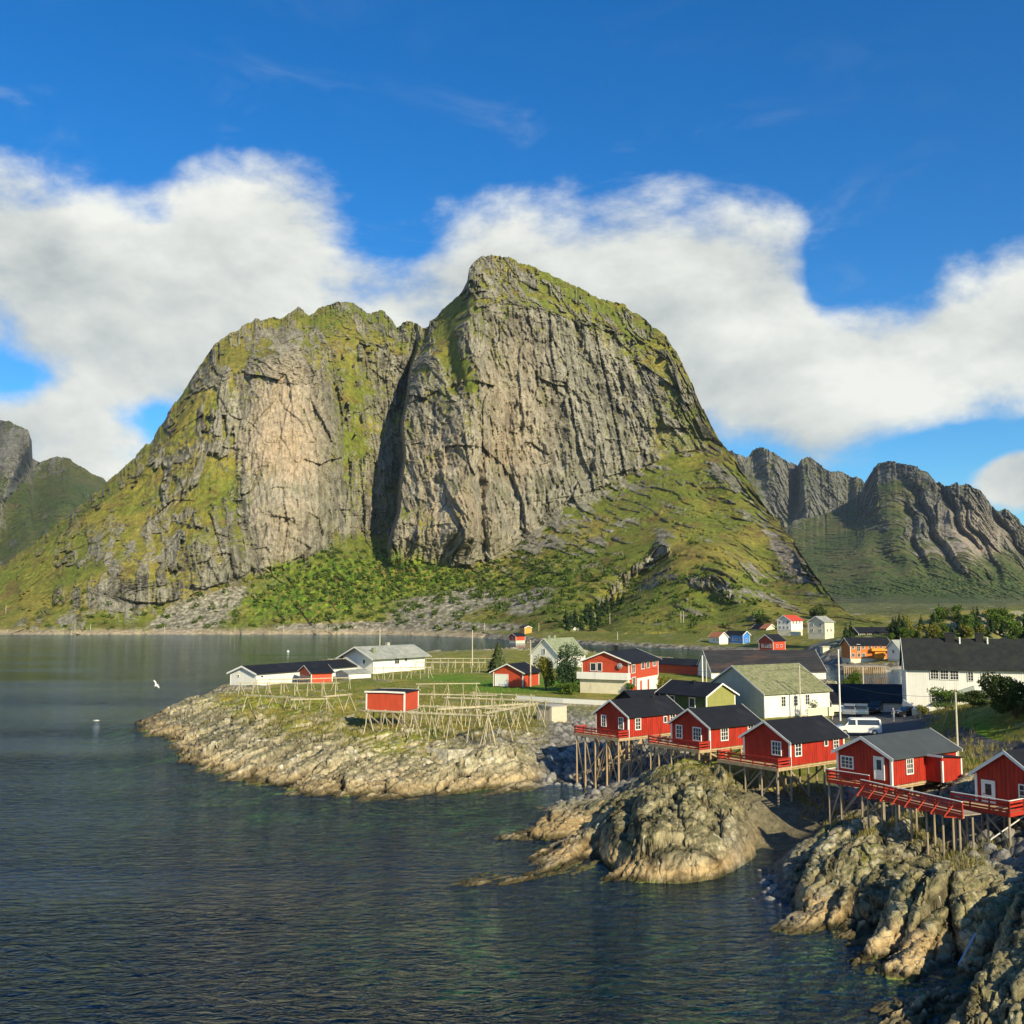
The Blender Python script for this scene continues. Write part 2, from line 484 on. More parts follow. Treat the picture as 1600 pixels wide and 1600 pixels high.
    col = np.clip(col * (1 + 0.14 * fine[..., None]), 0.012, 0.9)
    # the far side falls away behind the skyline
    bx, by, bz = [wx[-1:]], [wy[-1:]], [wz[-1:]]
    for k in range(1, 7):
        q = (k / 6) ** 1.5
        f = (wy[-1:] + back * q) / wy[-1:]
        bx.append(wx[-1:] * f); by.append(wy[-1:] * f); bz.append(wz[-1:] * (1 - q) - 5 * q)
    wx = np.concatenate([wx] + bx[1:]); wy = np.concatenate([wy] + by[1:]); wz = np.concatenate([wz] + bz[1:])
    col = np.concatenate([col] + [col[-1:]] * 6)
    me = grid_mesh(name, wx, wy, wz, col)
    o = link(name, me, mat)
    o['kind'] = 'structure'
    return o

TINT = dict(rock=C3(.152, .146, .114), pale=C3(.29, .272, .218), dark=C3(.050, .047, .041), warm=C3(.42, .325, .22), lichen=C3(.135, .142, .050),
            grass=C3(.132, .160, .024), dry=C3(.245, .210, .042), moor=C3(.15, .10, .038), bush=C3(.085, .165, .014), bush2=C3(.17, .245, .022),
            scree=C3(.37, .34, .25), shore=C3(.42, .34, .24))
rockmat = attr_mat('mountain_rock', 0.22, 0.9, 1.2, vari=0.42, aniso=(1, 1, 0.45))

SIL = [(-420, 1000), (-260, 960), (-100, 925), (0, 885), (60, 845), (120, 795), (165, 755), (200, 725), (235, 690), (260, 650), (300, 590), (330, 545), (352, 525), (362, 519),
       (400, 498), (425, 497), (442, 496), (458, 486), (466, 481), (474, 486), (482, 494), (490, 488), (498, 479), (512, 476), (538, 470), (552, 473), (572, 487), (598, 487), (610, 496), (620, 511), (628, 505), (640, 502),
       (664, 516), (670, 514), (672, 500), (690, 484), (720, 458), (730, 440), (733, 420), (745, 407), (765, 398), (790, 402), (830, 415), (880, 437),
       (930, 463), (975, 478), (1000, 492), (1040, 525), (1055, 548), (1075, 585), (1090, 620), (1110, 662), (1125, 690), (1150, 720), (1180, 765), (1200, 800),
       (1215, 815), (1240, 845), (1265, 885), (1290, 920), (1305, 945), (1330, 962), (1380, 975)]
SILD = [(-420, 900), (0, 1010), (200, 1090), (420, 1190), (600, 1230), (660, 1190), (740, 1170), (850, 1180), (1000, 1160), (1100, 1060), (1200, 900), (1300, 640), (1380, 560)]
BASE = [(-420, 1000), (-100, 975), (0, 945), (120, 915), (200, 940), (260, 945), (330, 915), (400, 893), (435, 888), (520, 850), (560, 838), (600, 850), (640, 876), (730, 884),
        (800, 855), (860, 800), (950, 765), (1050, 715), (1110, 700), (1150, 745), (1200, 815), (1240, 860), (1300, 950), (1380, 982)]
BASED = [(-420, 860), (0, 880), (150, 850), (300, 860), (430, 905), (560, 950), (640, 915), (740, 905), (860, 960), (1000, 985), (1110, 990), (1200, 850), (1300, 610), (1380, 540)]
def between(a, b, f, dx=0):
    xs = sorted(set([p[0] for p in a] + [p[0] for p in b]))
    ia = np.interp(xs, [p[0] for p in a], [p[1] for p in a]); ib = np.interp(xs, [p[0] for p in b], [p[1] for p in b])
    return [(x, float(p * (1 - f) + q * f)) for x, p, q in zip(xs, ia, ib)]
FOOT = [(-420, 1003), (0, 994), (300, 994), (600, 998), (760, 1003), (870, 1008), (1000, 1014), (1100, 1022), (1200, 1015), (1300, 1000), (1380, 996)]
FOOTD = [(-420, 770), (0, 778), (300, 782), (600, 770), (760, 680), (870, 600), (1000, 560), (1100, 525), (1200, 500), (1300, 490), (1380, 500)]
def relief_main(X, Y):
    d = np.zeros_like(X)
    # left massif sits back behind the gully; the great face steps forward with a shaded flank
    wob = 4 * np.sin(Y / 37.0) + 2 * np.sin(Y / 14.0 + 1)
    edge = 642 - (Y - 580) * 0.105 + wob
    gz = ss(Y, 470, 600) * (1 - ss(Y, 820, 900))
    d += 74 * gz * np.exp(-((np.clip(edge - X, 0, None)) / 62.0) ** 2) * ss(edge + 3 - X, 0, 6)
    d -= 34 * gz * ss(X, edge - 3, edge + 3) * (1 - ss(X, 700, 820))
    # upper notch between the two tops
    d += 45 * np.exp(-((X - 664 - (Y - 520) * -0.35) / 11.0) ** 2) * (1 - ss(Y, 560, 680))
    # left pillar bulges forward
    pw = 78 - 20 * ss(Y, 760, 880) - 22 * (1 - ss(Y, 480, 640))
    cx = 448 + 10 * np.sin((Y - 480) / 120)
    u = np.clip(np.abs(X - cx) / pw, 0, 1)
    d -= 34 * (1 - u ** 2.4) * ss(Y, 470, 600) * (1 - ss(Y, 800, 895))
    # buttress and ribs of the great face
    d -= 22 * np.exp(-((X - 730) / 40.0) ** 2) * (1 - ss(Y, 820, 890))
    d += 20 * np.exp(-((X - 705 + (Y - 560) * -0.22) / 15.0) ** 2) * (1 - ss(Y, 600, 640))
    d -= 14 * np.exp(-((X - 860) / 80.0) ** 2) * (1 - ss(Y, 760, 860))
    d += 18 * np.exp(-((X - 745 - (Y - 700) * 0.08) / 8.0) ** 2) * ss(Y, 690, 760) * (1 - ss(Y, 850, 900))
    # lower left slabs and knolls on the right
    d -= 30 * np.exp(-((X - 215) / 75.0) ** 2 - ((Y - 900) / 60.0) ** 2)
    d -= 26 * np.exp(-((X - 330) / 60.0) ** 2 - ((Y - 850) / 60.0) ** 2)
    d -= 55 * np.exp(-((X - 1090) / 110.0) ** 2 - ((Y - 880) / 50.0) ** 2)
    d += 40 * np.exp(-((X - 1000 + (Y - 900) * 0.9) / 26.0) ** 2) * ss(Y, 830, 900)
    d -= 18 * np.exp(-((X - 1045) / 22.0) ** 2 - ((Y - 845) / 22.0) ** 2)
    # diagonal ribs on the right flank
    t = (X - 1150) * 0.6 - (Y - 800) * 0.55
    d -= 9 * np.sin(t / 13.0) * ss(X, 1040, 1140) * ss(Y, 650, 740)
    return d
GRASS = [(290, 640, 60, 70, .50, -50), (330, 740, 70, 50, .55), (230, 760, 70, 40, .25, -40), (390, 560, 40, 60, .55, -60), (450, 500, 70, 18, .6), (90, 850, 110, 30, .9, -38),
         (40, 930, 90, 45, 1.0), (555, 680, 26, 110, .85), (545, 560, 40, 60, .6), (400, 620, 30, 90, .3, 15), (300, 800, 120, 30, .35, -35), (1010, 540, 60, 50, .4, 40), (900, 480, 60, 25, .4, 26), (720, 470, 30, 30, .6), (650, 560, 18, 40, .4), (250, 850, 100, 16, .4, -30), (1080, 640, 20, 60, .35, -25), (700, 640, 12, 60, .4, 8), (520, 490, 40, 14, .4), (150, 900, 50, 12, .6, 0), (270, 900, 60, 10, .5, 0),
         (440, 650, 62, 170, -1.6), (465, 790, 70, 70, -1.2), (850, 620, 120, 150, -1.0), (800, 760, 140, 60, -.9), (690, 740, 60, 120, -.7), (960, 640, 80, 100, -.5),
         (715, 560, 14, 75, 1.7, -22), (700, 500, 14, 40, 1.5, 12), (745, 605, 24, 8, 1.2), (860, 425, 95, 10, 1.8, 24), (960, 475, 60, 14, .7, 26), (1060, 560, 14, 60, .3, -30),
         (200, 880, 80, 50, -.6), (1130, 740, 60, 14, -.9, 50), (1180, 820, 70, 9, -1.0, 48), (1225, 860, 60, 8, -1.0, 52), (1150, 870, 90, 7, -.9, 30), (1100, 910, 90, 7, -.8, 12), (1080, 960, 80, 10, -.7, -12), (1190, 930, 80, 7, -.8, 25), (960, 830, 50, 12, -.7, -25), (900, 870, 40, 8, -.5, -25), (300, 720, 30, 70, -.5, 30), (250, 800, 90, 8, -.7, -50), (180, 935, 50, 28, -1.3), (330, 850, 80, 45, -.6), (110, 935, 26, 18, -1.0), (60, 975, 40, 14, -.8), (110, 968, 30, 14, -.8),
         (775, 800, 60, 7, .9, -6), (1110, 770, 60, 60, .5, 50), (1000, 790, 70, 35, .35, -25), (1150, 860, 150, 60, .55), (760, 950, 330, 40, .7), (540, 900, 110, 40, .9),
         (1038, 845, 18, 20, -1.6), (790, 845, 70, 25, -.8), (1070, 925, 50, 20, -.5, -20), (1245, 890, 20, 50, -.7, -35), (1140, 820, 60, 10, -.6, 40), (1215, 840, 14, 60, -.5, -35),
         (1060, 800, 50, 8, -.7, 30), (1180, 900, 60, 8, -.5, 35)]
mountain('mountain', -420, 1380, 1500, 760,
         [(FOOT, FOOTD, 0.0),
          (between(FOOT, BASE, 0.55), between(FOOTD, BASED, 0.6), 0.12),
          (BASE, BASED, 0.26),
          (between(BASE, SIL, 0.5), between(BASED, SILD, 0.33), 0.58),
          (between(BASE, SIL, 0.85), between(BASED, SILD, 0.62), 0.86),
          (SIL, SILD, 1.0)],
         relief_main, 6.2, 15.0, GRASS, TINT, rockmat, jag=4.2, rowblur=12, seed=1, shear=0.10, gthr=0.57,
         greens=[(560, 900, 130, 40, 1.1, -8), (470, 945, 110, 30, 1.0), (640, 905, 60, 25, .9), (730, 905, 70, 18, .7), (920, 960, 60, 30, .5), (850, 900, 90, 40, .35), (60, 880, 90, 20, .4, -35), (440, 890, 20, 14, .9)],
         scree=[(300, 962, 70, 28, 1.1, -14), (350, 935, 40, 14, .9, -24), (690, 948, 110, 26, .85, -10), (830, 940, 45, 18, .85, -25), (620, 980, 260, 8, .9)],
         rocks=[(442, 710, 55, 140, 1.05), (700, 760, 100, 90, .55), (800, 650, 60, 160, .45), (1230, 880, 30, 60, .4)])
# distant ranges
TF = dict(TINT); TF.update(rock=C3(.115, .115, .10), pale=C3(.19, .182, .155), dark=C3(.045, .046, .045), grass=C3(.065, .090, .024), dry=C3(.12, .118, .040), moor=C3(.10, .085, .04), warm=C3(.36, .28, .22), lichen=C3(.12, .13, .085), bush=C3(.035, .07, .014), bush2=C3(.05, .085, .02))
farmat = attr_mat('distant_rock', 0.08, 0.8, 4.0, vari=0.35, aniso=(1, 1, 0.5))
PK = [(1080, 730), (1120, 712), (1145, 702), (1165, 714), (1175, 703), (1190, 698), (1215, 711), (1246, 728), (1252, 716), (1262, 714), (1290, 730), (1325, 742), (1345, 750), (1400, 790), (1500, 850), (1700, 900)]
PKF = [(1080, 900), (1700, 920)]
def relief_pk(X, Y):
    d = 260 * np.exp(-((X - 1243) / 6.0) ** 2) * (1 - ss(Y, 760, 800)) - 90 * np.exp(-((X - 1258) / 14.0) ** 2)
    d += 45 * np.sin(X / 13.0 + Y / 40.0) + 30 * np.sin(X / 7.0 - Y / 25.0)
    return d
mountain('mountain', 1080, 1700, 520, 260, [(PKF, [(1080, 3100), (1700, 3100)], 0), (between(PKF, PK, .5), [(1080, 3400), (1700, 3400)], .5), (PK, [(1080, 3800), (1700, 3800)], 1.0)],
         relief_pk, 20, 26.0, [(1200, 800, 100, 40, -.3)], TF, farmat, jag=5, back=900, seed=5, gmin=.2, gthr=0.80)
FR = [(1120, 960), (1180, 880), (1210, 840), (1240, 815), (1300, 800), (1345, 770), (1352, 750), (1362, 735), (1372, 724), (1400, 722), (1425, 726), (1450, 738), (1462, 752), (1475, 760), (1495, 757), (1515, 759), (1530, 766), (1548, 788), (1560, 800),
      (1566, 795), (1575, 794), (1600, 820), (1650, 850), (1720, 800), (1800, 830), (2000, 800), (2300, 860)]
FRF = [(1120, 966), (1300, 958), (1600, 956), (2300, 956)]
def relief_fr(X, Y):
    d = np.zeros_like(X)
    wv = 9 * np.sin(Y / 21.0 + X / 60.0) + 5 * np.sin(Y / 9.0 + X / 31.0)
    for c, w, s_, a, y0 in ((1340, 22, .5, 90, 780), (1412, 10, .30, 70, 800), (1432, 9, .55, 80, 770), (1478, 8, .62, 110, 760), (1545, 8, .55, 110, 790), (1600, 14, .5, 100, 820), (1500, 6, .5, 60, 800), (1640, 14, .3, 90, 820), (1705, 24, .1, 130, 800)):
        d += .62 * a * np.exp(-((X - c - (Y - 780) * s_ + wv * .6) / w) ** 2) * ss(Y, y0 - 40, y0 + 10) * (1 - ss(Y, 870, 925))
    d -= 90 * np.exp(-((X - 1480 - (Y - 780) * .5) / 60.0) ** 2) * (1 - ss(Y, 870, 930))
    return d
mountain('mountain', 1120, 2300, 900, 380, [(FRF, [(1120, 1500), (2300, 1500)], 0), (between(FRF, FR, .12), [(1120, 2000), (2300, 2000)], .15), (between(FRF, FR, .55), [(1120, 2400), (2300, 2350)], .55), (FR, [(1120, 2650), (1340, 3000), (1500, 2600), (2300, 2600)], 1.0)],
         relief_fr, 15, 20.0, [(1330, 830, 110, 60, .5), (1480, 800, 60, 70, -.7), (1540, 830, 40, 60, -.5), (1400, 735, 60, 16, -.8), (1420, 900, 400, 30, .8), (1400, 775, 40, 30, .4), (1320, 905, 40, 30, -.5), (1240, 800, 40, 30, -.2)], TF, farmat,
         jag=4.5, back=900, seed=11, gmin=.12, gthr=0.74, greens=[(1480, 915, 260, 26, .55), (1280, 870, 50, 40, .5), (1470, 926, 230, 11, 1.3), (1560, 900, 60, 30, .6), (1450, 890, 40, 30, .5)], rocks=[(1520, 860, 60, 60, .7)])
LF = [(-500, 640), (-100, 640), (0, 655), (20, 661), (44, 674), (50, 690), (50, 716), (62, 722), (90, 713), (108, 717), (122, 726), (140, 738), (162, 748), (185, 775), (240, 840), (300, 890)]
LFF = [(-500, 960), (0, 960), (300, 960)]
def relief_lf(X, Y):
    return 160 * ss(X + (Y - 700) * .5, 40, 62) * (1 - ss(Y, 740, 790)) - 150 * ss(X, 0, 110) * ss(Y, 700, 860) + 60 * np.sin(X / 23.0 + Y / 31.0)
mountain('mountain', -500, 300, 560, 260, [(LFF, [(-500, 1500), (300, 1500)], 0), (between(LFF, LF, .5), [(-500, 1900), (300, 1900)], .5), (LF, [(-500, 2400), (300, 2400)], 1.0)],
         relief_lf, 14, 32.0, [(15, 700, 40, 34, -1.2), (100, 800, 120, 60, .7)], TF, farmat, jag=2.5, back=900, seed=23, gthr=0.72, greens=[(80, 830, 100, 60, .6)])
# ------------------------------------------------------------------ near and far land
def W0(pts): return [P(x, y, 0) for x, y in pts]
COAST = [(-66, 205)] + W0([(226, 1128), (228, 1138), (240, 1151), (262, 1152), (275, 1166), (272, 1182), (290, 1197), (330, 1206), (362, 1214), (372, 1224), (400, 1222), (450, 1233), (500, 1244), (560, 1248), (620, 1249), (700, 1242), (755, 1236), (830, 1233),
    (866, 1222), (905, 1226), (925, 1234), (905, 1246), (880, 1254), (845, 1282), (822, 1300), (790, 1312), (815, 1318), (850, 1316), (880, 1322), (850, 1338), (840, 1344), (870, 1348), (850, 1362), (800, 1372), (745, 1382), (810, 1384), (860, 1374), (900, 1362), (936, 1342), (946, 1338),
    (954, 1352), (958, 1372), (1000, 1376), (1060, 1372), (1085, 1362), (1130, 1358), (1160, 1346), (1178, 1336), (1190, 1325), (1215, 1330), (1222, 1345), (1208, 1372), (1212, 1395), (1216, 1415), (1238, 1420), (1262, 1432), (1240, 1450), (1262, 1466), (1300, 1452), (1295, 1478), (1330, 1490), (1360, 1484), (1352, 1504),
    (1372, 1506), (1400, 1490), (1392, 1518), (1420, 1532), (1455, 1526), (1480, 1508), (1500, 1530), (1470, 1560), (1440, 1572), (1425, 1600), (1415, 1640), (1440, 1700), (1500, 1760)]) + \
    [(60, 20), (300, 20), (330, 260), (160, 236), (112, 212), (78, 206), (66, 240), (60, 300), (50, 380), (5, 440), (-20, 440), (-50, 420), (-74, 320), (-72, 260)]
FARC = W0([(840, 1003.5), (900, 1006), (1000, 1011), (1100, 1015), (1180, 1019), (1228, 1023), (1262, 1030), (1292, 1036), (1312, 1040), (1318, 1050), (1385, 1050), (1392, 1046), (1450, 1046)]) + [(150, 312), (330, 300), (2600, 320), (2600, 1500), (-30, 1500), (-30, 720)]
def sdf(poly, x, y):
    x = np.asarray(x, np.float32); y = np.asarray(y, np.float32)
    d = np.full(x.shape, 1e9, np.float32); inside = np.zeros(x.shape, bool)
    n = len(poly)
    for i in range(n):
        ax, ay = poly[i]; bx, by = poly[(i + 1) % n]
        ex, ey = bx - ax, by - ay
        L = ex * ex + ey * ey
        if L < 1e-9: continue
        t = np.clip(((x - ax) * ex + (y - ay) * ey) / L, 0, 1)
        d = np.minimum(d, (x - ax - t * ex) ** 2 + (y - ay - t * ey) ** 2)
        if ey != 0:
            c = ((ay > y) != (by > y)) & (x < (y - ay) / ey * ex + ax)
            inside ^= c
    d = np.sqrt(d)
    return np.where(inside, d, -d)
def tps(ctrl):
    c = np.array(ctrl, float); n = len(c)
    S = 30.0
    def K(a, b):
        r2 = ((a[:, None, :] - b[None, :, :]) ** 2).sum(-1) / S / S
        return 0.5 * r2 * np.log(r2 + 1e-12)
    A = np.zeros((n + 3, n + 3)); A[:n, :n] = K(c[:, :2], c[:, :2]) + np.eye(n) * 0.004
    A[:n, n] = 1; A[:n, n + 1:] = c[:, :2] / S; A[n, :n] = 1; A[n + 1:, :n] = c[:, :2].T / S
    w = np.linalg.solve(A, np.concatenate([c[:, 2], [0, 0, 0]]))
    def f(x, y):
        p = np.stack([np.ravel(x), np.ravel(y)], -1).astype(float)
        out = np.empty(len(p))
        for i in range(0, len(p), 20000):
            q = p[i:i + 20000]
            out[i:i + 20000] = K(q, c[:, :2]) @ w[:n] + w[n] + (q / S) @ w[n + 1:]
        return out.reshape(np.shape(x))
    return f
CTRL = [(240, 1118, 1.6), (262, 1101, 2.8), (300, 1093, 3.9), (333, 1086, 4.2), (370, 1080, 3.0), (380, 1110, 4.0), (450, 1085, 3.6), (450, 1130, 3.8), (330, 1150, 2.6), (400, 1180, 2.2), (500, 1170, 3.2),
        (560, 1150, 3.6), (600, 1200, 2.2), (520, 1090, 3.8), (520, 1065, 3.2), (640, 1062, 4.0), (700, 1062, 4.0), (700, 1100, 4.5), (700, 1150, 4.0), (760, 1180, 3.0), (780, 1100, 4.6), (820, 1130, 4.6), (800, 1172, 3.4),
        (838, 1205, 1.6), (720, 1205, 2.0), (650, 1178, 3.0), (580, 1120, 4.0), (640, 1120, 4.2), (430, 1205, 1.6), (560, 1225, 1.2), (690, 1222, 1.3),
        (862, 1132, 4.6), (900, 1110, 4.6), (980, 1095, 4.6), (800, 1077, 4.5), (900, 1062, 4.5), (1050, 1062, 4.5), (1150, 1132, 4.6), (1200, 1125, 4.6), (1300, 1127, 4.6), (1380, 1132, 4.8), (1400, 1112, 4.8), (1330, 1100, 4.6), (1250, 1100, 4.6),
        (880, 1165, 2.8), (850, 1150, 3.9), (930, 1185, 2.0), (1000, 1200, 1.6), (1000, 1150, 3.0), (1062, 1148, 4.4), (1130, 1160, 4.4), (900, 1205, 1.0),
        (940, 1236, 1.8), (905, 1252, 2.1), (860, 1285, 1.5), (830, 1303, 0.7), (930, 1290, 0.7), (960, 1262, 0.6),
        (1040, 1194, 4.6), (1075, 1190, 5.1), (1125, 1203, 5.0), (1000, 1250, 3.8), (1000, 1290, 2.8), (1060, 1251, 4.3), (1060, 1218, 4.9), (1060, 1294, 3.2), (1120, 1292, 3.1), (1120, 1250, 4.2), (1160, 1292, 2.6), (1172, 1256, 3.4), (975, 1272, 2.8), (948, 1310, 1.2), (972, 1250, 2.6),
        (1180, 1225, 3.2), (1222, 1247, 3.0), (1190, 1232, 3.3), (1290, 1240, 3.0), (1205, 1264, 2.5), (1262, 1276, 2.1), (1300, 1292, 1.9), (1218, 1296, 1.1), (1245, 1303, 1.0), (1205, 1318, 0.3),
        (1290, 1274, 3.5), (1256, 1290, 2.9), (1250, 1330, 2.9), (1225, 1372, 1.4), (1340, 1312, 3.1), (1300, 1400, 2.0), (1400, 1304, 3.2), (1480, 1322, 3.1), (1560, 1345, 3.0), (1450, 1380, 3.0), (1550, 1400, 3.2), (1400, 1450, 1.7), (1480, 1440, 2.0),
        (1600, 1450, 3.6), (1600, 1560, 2.4), (1520, 1490, 1.2), (1530, 1560, 1.3), (1470, 1500, .5), (1370, 1480, .9), (1320, 1440, 1.4), (1640, 1380, 3.8), (1700, 1500, 3.8), (1700, 1350, 4.4), (1660, 1640, 2.0), (1560, 1620, 1.0),
        (1330, 1240, 3.0), (1400, 1236, 4.0), (1500, 1228, 5.4), (1530, 1185, 5.5), (1440, 1252, 4.2), (1520, 1176, 5.6), (1600, 1186, 5.8), (1450, 1152, 5.3), (1600, 1260, 5.0), (1700, 1250, 5.4),
        (1480, 1120, 6.6), (1520, 1132, 7.4), (1560, 1112, 8.6), (1600, 1096, 9.6), (1560, 1092, 8.2), (1500, 1100, 6.6), (1700, 1120, 10.0), (1800, 1200, 9.0), (1430, 1115, 5.3), (1580, 1150, 7.0), (1560, 1165, 6.0)]
CTRL = [P(x, y, z) + (z,) for x, y, z in CTRL] + [(0, 300, 4), (60, 300, 4), (60, 230, 4.5), (-50, 350, 3), (120, 200, 4.6), (200, 150, 9), (200, 60, 6), (110, 90, 7), (70, 30, 3.2), (50, 40, 3.4), (45, 30, 2.6), (40, 400, 3), (70, 180, 4.6), (85, 195, 3.6), (300, 250, 6), (300, 30, 5), (130, 260, 5)]
_base = tps(CTRL)
FCTRL = [P(x, y, z) + (z,) for x, y, z in [(900, 1002, 2), (1000, 1005, 2.2), (1110, 1004, 2.5), (1150, 1004, 2.5), (1180, 993, 6), (1240, 987, 10.4), (1282, 993, 8.6), (1210, 1016, 1.6), (1250, 1010, 4), (1300, 1000, 5), (1320, 1010, 3), (1350, 1030, 2.2),
        (1330, 984, 9), (1360, 1000, 7), (1430, 985, 9), (1500, 990, 9), (1600, 1000, 8), (1440, 951, 19.5), (1380, 958, 16), (1500, 956, 18.5), (1600, 960, 17.5), (1700, 965, 17), (1330, 965, 13), (1550, 975, 12)]] + \
        [(300, 320, 5), (600, 330, 8), (60, 560, 2.5), (60, 700, 8), (150, 700, 12), (220, 650, 14), (400, 600, 15), (700, 700, 18), (300, 900, 14), (600, 1100, 20), (1200, 600, 20), (1200, 1300, 26), (300, 1400, 24), (2400, 500, 26), (2400, 1400, 30), (0, 1400, 20)]
_fbase = tps(FCTRL)
def strata(x, y, amp):
    """leaning slabs that run inland, broken into blocks"""
    wx = x + 1.6 * fbm(x / 9, y / 9, o=3, seed=3); wy = y + 1.6 * fbm(x / 9, y / 9, o=3, seed=8)
    ac = wx * 0.70 - wy * 0.714; al = wx * 0.714 + wy * 0.70
    h = 0
    for per, a, sd in ((7.6, 1.5, 1), (3.1, 0.6, 2)):
        t = ac / per + 0.5 * fbm(al / (per * 3), ac / (per * 2), o=2, seed=sd + 20)
        fr = t - np.floor(t)
        saw = np.where(fr < 0.2, fr / 0.2, 1 - ((fr - 0.2) / 0.8) ** 1.5)
        lane = perlin(np.floor(t) * 3.7 + 0.5, al / (per * 2.2), seed=sd)
        gap = np.exp(-((fr - 0.0) / 0.07) ** 2) + np.exp(-((fr - 1.0) / 0.07) ** 2)
        h = h + a * (saw - 0.5 + 0.5 * lane - 0.95 * gap * (0.6 + 0.4 * lane))
    f1, f2, pl, rd = worley(ac / 3.0, al / 8.0, 4)
    g1, g2, pl2, rd2 = worley(ac / 0.8, al / 1.9, 5)
    k1, k2, pl3, rd3 = worley(x / 0.36, y / 0.45, 6)
    h = h + 0.75 * pl + 0.34 * rd + 0.26 * pl2 + 0.18 * rd2 + 0.09 * pl3 + 0.08 * rd3
    h = h - 0.5 * np.exp(-((f2 - f1) / 0.08) ** 2) - 0.24 * np.exp(-((g2 - g1) / 0.11) ** 2)
    h = h + 0.35 * fbm(x / 3.0, y / 3.0, o=5, gain=0.55, seed=12)
    return h * amp, rd, rd2, (f2 - f1), (g2 - g1)
def rubble(x, y, s=1.0):
    f1, f2, pl, rd = worley(x / s, y / s, 33)
    return np.sqrt(np.clip(0.62 - f1, 0, 1)) * (0.75 + 0.35 * rd) * s, rd, f1
BOULD = P(1060, 1270, 3.5)
def img_xy(x, y, z=3.0):
    """rough photo coordinates of ground points, for placing soils"""
    cz = z - EYE
    f = y * math.cos(PITCH) + cz * math.sin(PITCH); u = -y * math.sin(PITCH) + cz * math.cos(PITCH)
    return 800 + 1600 * x / f, 800 - 1600 * u / f
ROCKY = [(1380, 1400, 260, 110, 1.35), (1070, 1280, 130, 70, .15), (500, 1190, 330, 50, .1)]
def land(x, y, full=True):
    s = sdf(COAST, x, y)
    b = _base(x, y)
    PX, PY = img_xy(x, y)
    s2 = s + 1.1 * fbm(x / 3.5, y / 3.5, o=3, seed=15) + 2.2 * ss(y, 100, 118) * fbm(x / 8, y / 8, o=3, seed=16)
    lam = 3.4 + 3.0 * ss(-x, -5, 30) - 2.3 * np.exp(-((x - BOULD[0]) / 9) ** 2 - ((y - BOULD[1] + 4) / 12) ** 2)
    up = np.clip(b, 0.2, None) * (1 - np.exp(-np.clip(s2, 0, None) / lam))
    dn = np.clip(s2, None, 0) * 0.20
    dn = np.where(dn < -2.6, -2.6 + (dn + 2.6) * 2.6, dn)
    h = np.where(s2 > 0, up, dn)
    dcx, dcy = x - 14.3, y - 89.0
    du = (dcx * .957 - dcy * .29) / (6.4 + .8 * fbm(x / 4, y / 4, o=3, seed=17)); dv = (dcx * .29 + dcy * .957) / 12.6
    cl = np.exp(-((du + .62 + .25 * dv) / .10) ** 2)
    dome = (4.75 - 1.6 * cl) * np.clip(1 - (du * du + dv * dv) ** 1.1, 0, 1) ** .6
    h = np.where(dome > 0, np.maximum(h, dome), h)
    # how stony: full near the water, none on the village plateau
    flat = ss(s, 7, 17) * (1 - ss(PY, 1228, 1262) * 1.0)
    flat = np.maximum(flat, 0)
    tip = np.clip(blobs(PX, PY, [(380, 1140, 200, 50, 1.3), (560, 1180, 260, 30, 1.2), (740, 1190, 120, 24, 1.1)]), 0, 1)
    beach = np.clip(blobs(PX, PY, [(1232, 1266, 66, 34, 1.3)]), 0, 1)
    rip = np.clip(blobs(PX, PY, [(895, 1175, 50, 44, 1.4), (960, 1178, 80, 34, 1.4), (1080, 1172, 60, 16, .9), (1200, 1325, 34, 34, 1.4), (1165, 1310, 26, 24, .8), (1560, 1330, 70, 30, 1.2, 20), (1340, 1245, 60, 24, 1.0), (1450, 1255, 60, 14, .8), (770, 1166, 70, 5, .8)]), 0, 1)
    rs = (1 - flat * (1 - 0.7 * tip)) * (1 - beach) * (1 - 0.85 * rip)
    fore = ss(PY, 1330, 1400) * ss(PX, 1180, 1260)
    depthf = np.where(s2 < 0, np.clip(1 + s2 / 14, 0.25, 1), 1)
    st, rd, rd2, e1, e2 = strata(x, y, 1.0)
    amp = 0.66 + 0.34 * fore + 0.28 * ss(y, 104, 116)
    lift = ss(s2, -1.0, 2.2)
    bo = np.clip(blobs(PX, PY, [(1075, 1265, 105, 75, 1.5)]), 0, 1)
    q1, q2, qpl, qrd = worley(x / 2.6 + .3 * fbm(x, y, o=2, seed=90), y / 3.4, 91)
    r1, r2, rpl, rrd_ = worley(x / 0.75, y / 0.9, 92)
    blocky = .9 * qpl + .35 * qrd - .45 * np.exp(-((q2 - q1) / .08) ** 2) + .28 * rpl + .16 * rrd_ - .2 * np.exp(-((r2 - r1) / .1) ** 2) + .5 * fbm(x / 2.2, y / 2.2, o=5, gain=.6, seed=93)
    st = st * (1 - .85 * bo) + blocky * bo * 1.5
    h = h + st * rs * amp * depthf * (0.45 + 0.55 * lift)
    rb, rrd, rf = rubble(x, y, 1.0)
    h = h + rip * (rb * 0.9 - 0.3)
    h = h + flat * (1 - rip) * (0.12 + .16 * ss(-x, -6, 6)) * fbm(x / 5, y / 5, o=5, gain=.6, seed=41)
    h = np.where((flat < 0.5) & (s > 1) & (beach < .4), np.maximum(h, 0.05 + 0 * h), h)
    if not full: return h
    return h, s, rs, rip, beach, flat, rd, rd2, e1, e2, rrd, rf, PX, PY, st
def ground(x, y):
    return float(land(np.array([[x]], float), np.array([[y]], float), False)[0, 0])

